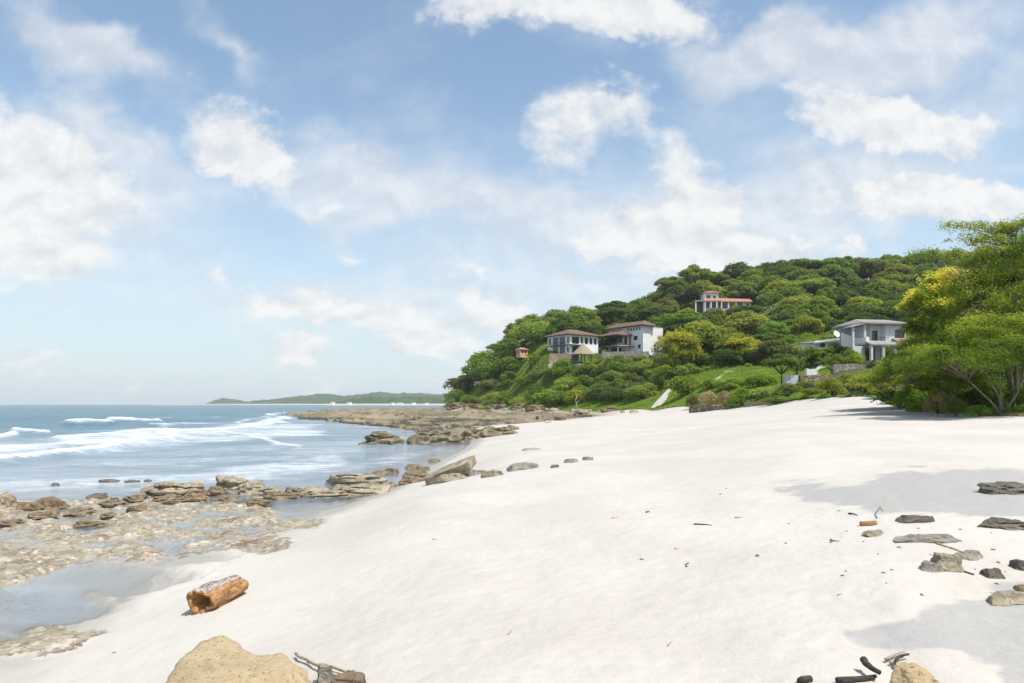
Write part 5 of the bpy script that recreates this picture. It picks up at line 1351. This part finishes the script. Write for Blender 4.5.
def stick(label, p, q, r0, r1, mat='stick', kink=.06, name='driftwood_stick', cat='stick', group=None, lift=.0, seed=0):
    rng = np.random.default_rng(seed+int(p[0]*7)); A = Vector(spot(*p))+Vector((0, 0, r0*.7+lift)); B = Vector(spot(*q))+Vector((0, 0, r1*.7+lift))
    L = (B-A).length; pts = []; kink = min(kink, .07); bow = Vector((rng.normal(), rng.normal(), abs(rng.normal())*.15))
    for i in range(7):
        t = i/6; pts.append(A.lerp(B, t)+(bow*math.sin(math.pi*t)+Vector((rng.normal(), rng.normal(), 0))*.12)*L*kink)
    m = MB(); m.tube(pts, [r0+(r1-r0)*i/6 for i in range(7)], 8)
    return tag(m.build(name, M[mat], None, True), label, cat, group)
stick('pale driftwood stick leaning beside the ochre boulder', (295, 659), (324, 674), .013, .010, lift=.03)
stick('second pale stick lower down beside the ochre boulder', (330, 674), (354, 687), .011, .009, lift=.05)
stick('thin brown stick behind the pale sticks by the ochre boulder', (308, 663), (346, 678), .007, .004, 'stick', lift=.0)
stick('thick charred branch leaning up at the bottom edge', (864, 672), (880, 685), .024, .015, 'char', .1, lift=.06)
stick('charred log lying flat under the leaning branch', (838, 685), (876, 680), .020, .012, 'char', .1, lift=.01)
stick('short charred stub beside the charred log', (801, 685), (811, 682), .026, .022, 'char', .1)
stick('thin dark stick poking up from grey twigs on the sand', (897, 671), (909, 660), .012, .008, 'char', .1, lift=.03)
stick('grey twig behind the pointed ochre boulder', (886, 664), (905, 655), .010, .006, 'stick', .2, lift=.02)
stick('bent grey twig behind the pointed ochre boulder', (890, 668), (903, 662), .008, .005, 'stick', .3, lift=.02)
stick('short orange piece of driftwood above the tan flat stone', (860, 526), (876, 525), .035, .03, 'log', .05)
stick('thin brown branch leaning on the small rock cluster', (937, 556), (966, 567), .014, .008, 'stick', .2, lift=.12)
stick('thin dark branch lying below the small rock cluster', (955, 570), (974, 576), .013, .008, 'char', .2)
stick('forked grey branch standing near the smooth dark stone', (882, 519), (885, 508), .012, .006, 'stick', .3, lift=.1)
tw = [((694, 525), (712, 526)), ((735, 518.5), (742, 518)), ((675, 550), (679, 549)), ((687, 568), (689, 564)), ((508, 636), (511, 632)), ((668, 647), (671, 643)), ((849, 515), (858, 516)), ((831, 541), (840, 542)), ((612, 519), (618, 518)), ((646, 513), (650, 512)), ((433, 540), (437, 539)), ((640, 560), (644, 561)), ((247, 662), (250, 660)), ((112, 654), (116, 653)), ((838, 596), (842, 594))]
for i, (p, q) in enumerate(tw):
    stick('small dark twig lying loose on the open white sand', p, q, .007 if p[1] > 560 else .013, .005, 'char' if i % 3 == 0 else 'stick', .25, 'twig', 'twig', 'small twigs scattered on the open sand', seed=i)
rp = np.random.default_rng(4)
for i in range(30):
    px, py = (rp.uniform(560, 1020), rp.uniform(470, 580)) if i < 12 else (rp.uniform(830, 1015), rp.uniform(520, 600)); w = rp.uniform(1.6, 4.0)*(1.3 if py > 540 else .9)
    R_('little stone lying loose on the open white sand', px-w/2, px+w/2, py-w*.35, py+w*.1, ['rock_grey', 'rock_tan', 'rock_tan', 'rock_brown'][i % 4], 400+i, .4, rp.random()*3, .8, sub=3, name='pebble', cat='pebble', group='little stones scattered on the open sand')

# ------------------------------------------------------------------ trees and shrubs at the top of the beach
def spray_tree(name, label, cat, base, stems, lobes, nspray, nleaf, leaf, mat, seed, bark='bark_pale', spray_r=(.5, 1.0), flat=.16, base_r=.09, group=None, droop=.25, second=None, second_share=0.0):
    """multi-stemmed tree with flat feathery sprays; lobes are (x, y, z, rx, ry, rz) above the base point"""
    rng = np.random.default_rng(seed); root = empty(name, base, 0, label, cat, group); Lb = np.array(lobes, float)
    wts = Lb[:, 3]*Lb[:, 4]; wts = wts/wts.sum(); k = rng.choice(len(Lb), nspray, p=wts)
    d = unit(rng.normal(size=(nspray, 3))); d[:, 2] = np.where(d[:, 2] < -.35, -d[:, 2], d[:, 2])
    S = Lb[k, :3] + d*Lb[k, 3:6]*(.45+.55*rng.random(nspray)**.5)[:, None]
    sr = rng.uniform(*spray_r, nspray)
    C = []; N = []; T = []
    for i in range(nspray):
        n = int(nleaf*(sr[i]/spray_r[1])**2) + 20
        a = rng.random(n)*6.283; q = np.sqrt(rng.random(n)); nf = 5+int(rng.random()*4)
        q *= .72+.28*np.cos(a*nf + rng.random()*6)                         # fingered outline
        out = d[i, :2]/max(np.hypot(*d[i, :2]), .2)
        x = np.cos(a)*q*sr[i]; y = np.sin(a)*q*sr[i]
        z = rng.normal(size=n)*flat*sr[i]*.5 - droop*(q**2)*sr[i]*.6 - droop*.35*(x*out[0]+y*out[1])
        C.append(S[i]+np.stack([x, y, z], 1)); nn = np.array([0, 0, 1.0])+rng.normal(size=(n, 3))*.42; N.append(unit(nn)); T.append(np.full(n, rng.random()*.6)+rng.random(n)*.4)
    C = np.concatenate(C); N = np.concatenate(N); T = np.concatenate(T)
    sz = leaf*(.6+.8*rng.random(len(C)))
    V, F = leaf_quads(C, N, sz, rng, .5)
    if second:
        sel = rng.random(len(C)) < second_share*sstep(perlin(C*.55+seed)+.35*(C[:, 2]-C[:, 2].mean())/max(C[:, 2].std(), .1), -.1, .5)*1.6
        V2, F2 = V.reshape(-1, 4, 3)[sel].reshape(-1, 3), np.arange(sel.sum()*4).reshape(-1, 4)
        V, F = V.reshape(-1, 4, 3)[~sel].reshape(-1, 3), np.arange((~sel).sum()*4).reshape(-1, 4)
        if len(F2): obj_np('blossom', V2, F2, M[second], root, False, {'tint': ('FACE', T[sel])})
        T = T[~sel]
    obj_np('crown', V, F, M[mat], root, False, {'tint': ('FACE', T)})
    mb = MB(); cl = Lb[:, :3]
    st = [Vector((s[0], s[1], s[2])) for s in stems]
    for s in st:
        mid = Vector((s.x*.35, s.y*.35, s.z*.42))+Vector((rng.normal()*.12, rng.normal()*.12, 0))
        mb.tube([(rng.normal()*.05, rng.normal()*.05, -.5), (s.x*.08, s.y*.08, .15), mid, s], [base_r*1.5, base_r*1.15, base_r*.8, base_r*.5], 7)
    for i in range(nspray):
        p = Vector(S[i]); j = min(range(len(st)), key=lambda q: (st[q]-p).length); s = st[j]
        if i % 2 and nspray > 60: continue
        m2 = s.lerp(p, .5)+Vector((rng.normal()*.15, rng.normal()*.15, .10))
        mb.tube([s, m2, p], [base_r*.36, base_r*.20, base_r*.08], 4)
    mb.build('trunk', M[bark], root, True)
    return root
def base_at(px, D): 
    X = (px-512)/FPX*D; return (X, D, gz(X, D)-.05)
def rel(px, py, D, base):
    X, Y, Z = at(px, py, D); return (X-base[0], Y-base[1], Z-base[2])
def lobes_px(base, rows): return [rel(px, py, D, base)+(rx*D/FPX, ry*D/FPX, rz*D/FPX) for (px, py, D, rx, ry, rz) in rows]

b = base_at(1016, 34)
spray_tree('feathery_tree', 'tall feathery tree with layered yellow-green sprays, highest beside the beach', 'tree', b,
    [rel(1000, 325, 34, b), rel(1030, 310, 34.5, b), rel(1012, 280, 34.2, b), rel(985, 300, 33.5, b), rel(1055, 290, 35, b), rel(1014, 250, 34.3, b)],
    lobes_px(b, [(1016, 305, 34, 58, 66, 40), (1030, 262, 34, 52, 54, 30), (1010, 240, 34.3, 34, 34, 20), (1036, 228, 34, 26, 34, 18), (976, 312, 33.6, 28, 40, 24), (972, 284, 34, 24, 30, 12), (988, 262, 34, 30, 30, 14), (1075, 280, 35, 60, 60, 56), (1000, 338, 33, 58, 46, 22), (950, 224, 34, 14, 8, 2), (972, 227, 34, 20, 12, 3), (930, 254, 34, 18, 8, 2), (955, 256, 34, 26, 14, 5), (962, 240, 34, 22, 12, 5)]),
    560, 210, .105, 'leaf_mid', 3, spray_r=(.30, .85), base_r=.075, second='leaf_lime', second_share=.42, flat=.34, droop=.4)
b = base_at(1003, 30.5)
spray_tree('feathery_tree', 'low umbrella-shaped tree with several pale stems at the top of the sand', 'tree', b,
    [rel(985, 372, 30.6, b), rel(1000, 355, 30.8, b), rel(1022, 362, 30.4, b), rel(1040, 350, 30.8, b), rel(968, 380, 30.2, b)],
    lobes_px(b, [(1000, 352, 30.5, 60, 60, 24), (960, 364, 30.2, 46, 50, 18), (1040, 347, 30.8, 46, 60, 28), (1000, 334, 31, 54, 50, 20), (930, 360, 31, 34, 40, 16)]),
    300, 210, .10, 'leaf_mid', 7, spray_r=(.30, .8), base_r=.048, second='leaf_lime', second_share=.42, flat=.30, droop=.35)
b = base_at(944, 35)
spray_tree('feathery_shrub', 'wide feathery green shrub beside the low umbrella-shaped tree', 'shrub', b,
    [rel(935, 385, 35, b), rel(950, 375, 35, b), rel(960, 384, 34.6, b), rel(915, 385, 35.2, b)],
    lobes_px(b, [(940, 364, 35, 48, 60, 24), (910, 376, 35.4, 34, 50, 18), (965, 354, 35.6, 42, 50, 20), (955, 384, 34.6, 36, 30, 12), (925, 352, 36, 32, 40, 16)]),
    280, 190, .105, 'leaf_mid', 12, spray_r=(.28, .75), base_r=.05, second='leaf_lime', second_share=.42, flat=.32)
b = base_at(900, 41)
spray_tree('feathery_shrub', 'yellow-green feathery shrub in front of the grey house', 'shrub', b,
    [rel(895, 388, 41, b), rel(910, 380, 41, b), rel(880, 390, 41, b)],
    lobes_px(b, [(900, 376, 41, 32, 44, 20), (880, 384, 41, 26, 36, 14), (920, 370, 41.5, 26, 36, 16)]),
    120, 260, .13, 'leaf_lime', 15, spray_r=(.4, .9), base_r=.05, second='leaf_bright', second_share=.6)
b = base_at(938, 60)
spray_tree('flowering_tree', 'tree covered in bright yellow blossom beside the grey house', 'tree', b,
    [rel(930, 318, 60, b), rel(945, 305, 60, b), rel(918, 325, 60, b), rel(960, 310, 61, b)],
    lobes_px(b, [(944, 288, 60, 28, 32, 18), (926, 308, 59, 22, 28, 18), (916, 326, 59, 13, 20, 13), (962, 305, 61, 32, 30, 24), (950, 332, 60, 36, 40, 22), (982, 300, 62, 30, 30, 26)]),
    230, 130, .26, 'leaf_mid', 21, bark='bark', spray_r=(.7, 1.25), flat=.34, base_r=.16, second='leaf_yellow', second_share=.8)
b = base_at(985, 78)
spray_tree('broad_tree', 'dark green tree filling the gap behind the yellow blossom', 'tree', b, [rel(985, 345, 78, b), rel(1000, 330, 78, b)],
    lobes_px(b, [(990, 320, 78, 50, 40, 34), (1030, 300, 78, 40, 40, 30), (960, 350, 76, 40, 30, 30)]), 170, 100, .36, 'leaf_mid', 23, bark='bark', spray_r=(.9, 1.5), flat=.4, base_r=.18)
b = base_at(1010, 46)
spray_tree('broad_tree', 'shady dark shrub under and behind the umbrella-shaped tree', 'shrub', b, [rel(1000, 385, 46, b), rel(1040, 375, 46, b), rel(960, 385, 46, b)],
    lobes_px(b, [(1000, 380, 44, 60, 40, 26), (1060, 370, 44, 50, 40, 34), (950, 386, 44, 40, 40, 20), (980, 394, 42, 50, 30, 12), (1030, 392, 42, 50, 30, 14), (925, 394, 42, 40, 30, 10)]), 300, 130, .24, 'leaf_dark', 25, bark='bark', spray_r=(.6, 1.1), flat=.4, base_r=.08)

# shrubs, hedges and small plants of the garden below the houses: (columns, top row, foot row, distance, leaf, kind, label)
GARD = [
 ((764, 799, 352, 383, 92, 'leaf_mid', 'spread', 'garden_tree', 'small round-headed garden tree on a thin trunk amid the terraces', 'tree')),
 (741, 776, 371, 385, 104, 'leaf_mid', 'bush', 'hedge_shrub', 'dark green hedge clump seaward of the small garden tree', 'shrub'),
 (712, 748, 376, 389, 112, 'leaf_bright', 'bush', 'hedge_shrub', 'bright green clump on the terrace seaward of the hedge', 'shrub'),
 (797, 818, 374, 386, 90, 'leaf_bright', 'bush', 'hedge_shrub', 'green mound inland of the small garden tree', 'shrub'),
 (727, 757, 386, 401, 86, 'leaf_bright', 'bush', 'ground_shrub', 'bright green mound at the seaward end of the lower terrace row', 'shrub'),
 (748, 782, 384, 399, 84, 'leaf_bright', 'bush', 'ground_shrub', 'bright green mound, second in the lower terrace row', 'shrub'),
 (774, 804, 381, 396, 82, 'leaf_bright', 'bush', 'ground_shrub', 'bright green mound, third in the lower terrace row', 'shrub'),
 (792, 815, 379, 392, 82, 'leaf_mid', 'bush', 'ground_shrub', 'green mound at the inland end of the lower terrace row', 'shrub'),
 (762, 794, 394, 408, 76, 'leaf_bright', 'bush', 'ground_shrub', 'green creeping mound spilling over the tan stone wall', 'shrub'),
 (698, 722, 388, 403, 98, 'leaf_dry', 'bush', 'dry_grass_clump', 'straw-coloured grass clump above the dry stone wall', 'grass clump'),
 (716, 740, 389, 403, 92, 'leaf_dry', 'bush', 'dry_grass_clump', 'straw-coloured grass clump next to the lower terrace row', 'grass clump'),
 (686, 700, 392, 405, 104, 'leaf_olive', 'bush', 'dry_grass_clump', 'dull olive grass clump at the seaward end of the dry stone wall', 'grass clump'),
 (784, 792, 390, 398, 79, 'leaf_blue', 'bush', 'agave_clump', 'blue-grey clump between the two lower terraces', 'plant'),
 (810, 818, 382, 392, 78, 'leaf_blue', 'bush', 'agave_clump', 'blue-grey clump at the foot of the brown garden wall', 'plant'),
 (792, 801, 377, 384, 92, 'leaf_blue', 'bush', 'agave_clump', 'blue-grey clump beside the grey planter box', 'plant'),
 (800, 826, 386, 400, 72, 'leaf_olive', 'bush', 'ground_shrub', 'olive scrub on the bank beside the tan rocks', 'shrub'),
 (816, 846, 374, 399, 66, 'leaf_lime', 'bush', 'lime_shrub', 'lime green shrub at the top of the sand, seaward of the two', 'shrub'),
 (834, 866, 369, 396, 68, 'leaf_lime', 'bush', 'lime_shrub', 'lime green shrub at the top of the sand, inland of the two', 'shrub'),
 (846, 884, 372, 398, 60, 'leaf_olive', 'bush', 'scrub', 'twiggy olive scrub below the grey house', 'shrub'),
 (868, 896, 380, 400, 52, 'leaf_lime', 'bush', 'scrub', 'pale scrub between the olive scrub and the feathery shrub', 'shrub'),
 (876, 908, 391, 404, 47, 'leaf_mid', 'bush', 'ground_shrub', 'low dark green shrub spreading onto the sand', 'shrub'),
 (904, 934, 401, 411, 38, 'leaf_bright', 'bush', 'ground_shrub', 'small bright green creeper at the sand edge before the feathery shrub', 'shrub'),
 (925, 951, 388, 413, 33, 'leaf_dry', 'bush', 'dry_bush', 'dry brown twiggy bush at the sand edge', 'bush'),
 (944, 966, 394, 414, 32, 'leaf_olive', 'bush', 'dry_bush', 'half-dry olive bush next to the dry brown bush', 'bush'),
 (966, 994, 402, 416, 31, 'leaf_bright', 'bush', 'ground_shrub', 'small green shrub at the foot of the pale-stemmed tree', 'shrub'),
 (1008, 1040, 401, 417, 30, 'leaf_bright', 'bush', 'ground_shrub', 'small green shrub inland of the pale-stemmed tree', 'shrub'),
 (824, 846, 352, 367, 103, 'leaf_bright', 'bush', 'hedge_shrub', 'bright green hedge in front of the low shed', 'shrub'),
 (842, 866, 351, 367, 102, 'leaf_bright', 'bush', 'hedge_shrub', 'bright green hedge at the seaward corner of the grey house', 'shrub'),
 (867, 880, 358, 368, 101, 'leaf_olive', 'bush', 'hedge_shrub', 'brownish bush before the columns of the grey house', 'shrub'),
 (664, 708, 371, 393, 128, 'leaf_mid', 'bush', 'round_shrub', 'round green shrub standing on the grass bank', 'shrub'),
 (700, 724, 378, 390, 118, 'leaf_mid', 'bush', 'round_shrub', 'green shrub inland of the round shrub on the grass bank', 'shrub'),
 (663, 702, 325, 366, 152, 'leaf_lime', 'dome', 'lime_tree', 'big yellow-green tree at the inland end of the villa, seaward of three', 'tree'),
 (676, 728, 316, 366, 156, 'leaf_lime', 'dome', 'lime_tree', 'big yellow-green tree, middle of three inland of the villa', 'tree'),
 (714, 762, 330, 371, 150, 'leaf_lime', 'dome', 'lime_tree', 'big yellow-green tree, inland of three beyond the villa', 'tree'),
 (752, 792, 337, 372, 140, 'leaf_olive', 'dome', 'olive_tree', 'brownish olive tree above the small garden tree', 'tree'),
 (798, 826, 343, 363, 114, 'leaf_mid', 'bush', 'hedge_shrub', 'dark leafy bush hiding the seaward end of the low shed', 'shrub'),
 (820, 848, 340, 363, 114, 'leaf_mid', 'bush', 'hedge_shrub', 'dark leafy bush between the low shed and the grey house', 'shrub'),
 (843, 862, 345, 366, 104, 'leaf_bright', 'bush', 'hedge_shrub', 'rounded bright bush against the side wall of the grey house', 'shrub'),
 (896, 932, 384, 410, 40, 'leaf_bright', 'bush', 'leafy_shrub', 'dense bright shrub at the seaward end of the thicket by the sand', 'shrub'),
 (928, 966, 380, 411, 36.5, 'leaf_bright', 'bush', 'leafy_shrub', 'dense bright shrub, second along the thicket by the sand', 'shrub'),
 (958, 1000, 384, 412, 34.5, 'leaf_mid', 'bush', 'leafy_shrub', 'dense green shrub behind the pale tree stems, third along the thicket', 'shrub'),
 (1006, 1050, 380, 414, 33, 'leaf_bright', 'bush', 'leafy_shrub', 'dense bright shrub at the inland end of the thicket by the sand', 'shrub'),
 (553, 574, 356.5, 366, 199, 'leaf_bright', 'bush', 'leafy_shrub', 'bright shrub before the tan stone wall beside the thatched hut', 'shrub'),
 (604, 632, 352.5, 363, 202, 'leaf_mid', 'bush', 'leafy_shrub', 'green shrub before the pale stone wall, nearer the thatched hut', 'shrub'),
 (628, 654, 354, 364, 201, 'leaf_bright', 'bush', 'leafy_shrub', 'bright shrub before the inland end of the pale stone wall', 'shrub'),
 (652, 690, 276, 308, 280, 'leaf_mid', 'spread', 'umbrella_tree', 'umbrella-shaped tree on the skyline seaward of the orange-roofed house', 'tree'),
 (676, 712, 266, 300, 285, 'leaf_mid', 'spread', 'umbrella_tree', 'tall umbrella tree just behind the orange-roofed house', 'tree'),
]
for i, (x0, x1, yt, yb, D, lf, kd, nm, lab, cat) in enumerate(GARD):
    px = (x0+x1)/2; X = (px-512)/FPX*D; z = gz(X, D); H = max((HC-(yt-HOR)/FPX*D)-z, .35); W = (x1-x0)*D/FPX
    cw = {'bush': 1.45, 'dome': 1.18, 'spread': 1.42, 'tall': .8}[kd]
    hh = {'bush': .90, 'dome': .98, 'spread': .96}[kd]
    plant(kd, i, (X, D, z-.05), H/hh, W/cw, lf, i*1.3, nm, lab, cat)
# pale blossom tree below the orange-roofed house
b = base_at(772, 212)
spray_tree('blossom_tree', 'tree flecked with pale cream blossom below the orange-roofed house', 'tree', b, [rel(755, 325, 212, b), rel(775, 322, 212, b)],
    lobes_px(b, [(772, 322, 212, 28, 26, 16), (754, 330, 211, 20, 20, 14), (794, 322, 213, 20, 20, 14), (772, 336, 209, 34, 24, 10)]), 190, 60, .7, 'leaf_mid', 31, bark='bark', spray_r=(1.4, 2.4), flat=.45, base_r=.3, second='leaf_pale', second_share=.75)
b = base_at(662, 145)
for i, (px, D, py, lab) in enumerate([(676, 150, 340, 'yellow-blossomed bush against the end of the villa'), (738, 148, 344, 'yellow-blossomed bush inland of the yellow-green trees')]):
    b = base_at(px, D)
    spray_tree('flowering_bush', lab, 'bush', b, [rel(px, py+18, D, b)], lobes_px(b, [(px, py+6, D, 24, 24, 14), (px+12, py+14, D, 18, 20, 12)]), 70, 70, .5, 'leaf_lime', 40+i, bark='bark', spray_r=(.9, 1.5), flat=.4, base_r=.12, second='leaf_yellow', second_share=.7)

def palm(name, label, px, yt, D, H, nf, L, mat, seed, trunk=.14, broad=1.0, cat='palm'):
    rng = np.random.default_rng(seed); X = (px-512)/FPX*D; z = gz(X, D)
    root = empty(name, (X, D, z), rng.random()*6, label, cat)
    m = MB(); m.tube([(0, 0, -.5), (.1, .05, H*.5), (.15, .1, H)], [trunk*1.3, trunk, trunk*.8], 8); m.build('trunk', M['bark'], root, True)
    C, N, S = [], [], []
    for i in range(nf):
        a = 2.4*i; el = rng.uniform(.15, 1.15); n = 26
        for k in range(n):
            t = (k+.5)/n; r = L*t*math.cos(el*.8); zz = L*(math.sin(el)*t - .75*t*t*(1.1-.4*el)); 
            for sd in (-1, 1):
                wd = .16*L*math.sin(math.pi*min(1, t*.9+.12))*broad
                C.append((.15+math.cos(a)*r-sd*math.sin(a)*wd*.5, .1+math.sin(a)*r+sd*math.cos(a)*wd*.5, H+zz-.06*L*broad)); N.append((-math.cos(a)*.3, -math.sin(a)*.3, 1)); S.append(wd*1.25)
    C = np.array(C); N = unit(np.array(N)+rng.normal(size=(len(C), 3))*.25)
    V, F = leaf_quads(C, N, np.array(S), rng, .55)
    obj_np('crown', V, F, M[mat], root, False, {'tint': ('FACE', rng.random(len(F))*.7+.2)})
palm('palm', 'yellow-green palm on the headland beside the orange pavilion', 531, 340, 217, 3.4, 15, 3.4, 'leaf_lime', 1)
palm('palm', 'smaller green palm at the seaward side of the orange pavilion', 524, 350, 214, 2.0, 12, 2.4, 'leaf_bright', 2)
palm('palm', 'small green palm inland of the thatched hut', 601, 350, 205, 2.0, 12, 2.2, 'leaf_bright', 6)
palm('palm', 'spiky palm beside the sandy garden path', 797, 345, 108, 1.9, 16, 1.7, 'leaf_olive', 3)
for i, (px, D, H) in enumerate([(806, 112, 3.2), (815, 110, 3.6), (824, 111, 4.2), (833, 110, 3.4), (842, 109, 4.0), (850, 108, 2.6)]):
    palm('banana_plant', 'broad-leaved banana plant before the low grey shed, ' + ordinal(i+1) + ' from the sea', px, 0, D, H*.6, 9, 1.7, 'leaf_mid', 10+i, .10, 2.0, 'banana plant')
# dead pale stem on the grass strip
b = base_at(576, 160); m_ = MB(); m_.tube([(0, 0, -.4), (.2, 0, 1.3), (-.1, 0, 2.6), (.3, 0, 4.0)], [.16, .13, .09, .04], 6); m_.tube([(.1, 0, 1.6), (.7, .1, 2.6)], [.08, .03], 5)
tag(m_.build('dead_tree', M['concrete'], None, True, loc=b), 'bare pale dead stem at the edge of the grass under the bushes', 'tree')

# grass bank along the top of the sand
def grass():
    rng = np.random.default_rng(15); N = 170000; px = rng.uniform(470, 830, N); f = np.interp(px, FOOT_PX, FOOT_D); D = f*(1.0+rng.random(N)*np.where(px > 640, .70, .42)); X = (px-512)/FPX*D
    z, rk, vg = ground_fields(X, D); d = fbm(xyz(X, D, .25, 8), 3); ok = (vg > .35) & (rng.random(N) < .75+.5*d); X, D, z = X[ok], D[ok], z[ok]; n = len(X)
    C = np.stack([X, D, z+.15+.1*rng.random(n)], 1); nn = unit(np.array([0, -.5, .6])+rng.normal(size=(n, 3))*.6)
    V, F = leaf_quads(C, nn, .35+.25*rng.random(n), rng, .5)
    o = obj_np('grass', V, F, M['leaf_bright'], None, False, {'tint': ('FACE', np.clip(.6+.4*perlin(C*.2)+.3*(rng.random(n)-.5), 0, 1))})
    tag(o, 'bright green grass on the bank above the sand', 'grass', kind='stuff')
    n = 2600; px = rng.uniform(905, 1040, n); D = np.interp(px, FOOT_PX, FOOT_D)*(.985+.05*rng.random(n)); X = (px-512)/FPX*D; z = gzs(X, D)
    C = np.stack([X, D, z+.10*rng.random(n)], 1); V, F = leaf_quads(C, unit(np.array([0, -.6, .5])+rng.normal(size=(n, 3))*.7), .10+.14*rng.random(n), rng, .3)
    o = obj_np('dry_grass', V, F, M['leaf_dry'], None, False, {'tint': ('FACE', rng.random(n))})
    tag(o, 'straw-coloured grass and litter along the edge of the sand', 'grass', kind='stuff')
grass()

# ------------------------------------------------------------------ the air
def haze():
    m = bpy.data.materials.new('sea_air'); m.use_nodes = True; t = NT(m.node_tree); t.n.clear()
    out = t.new('ShaderNodeOutputMaterial'); v = t.new('ShaderNodeVolumePrincipled'); v.inputs['Color'].default_value = (.93, .97, 1.0, 1); v.inputs['Density'].default_value = HAZE
    v.inputs['Anisotropy'].default_value = .0
    t.l.new(v.outputs[0], out.inputs['Volume'])
    b = MB(); b.box(-4200, -150, -10.5, 4200, 4250, 82); o = b.build('haze', m); tag(o, 'thin sea air that pales the far coast', 'haze', kind='stuff')
HAZE = 0.00012
haze()
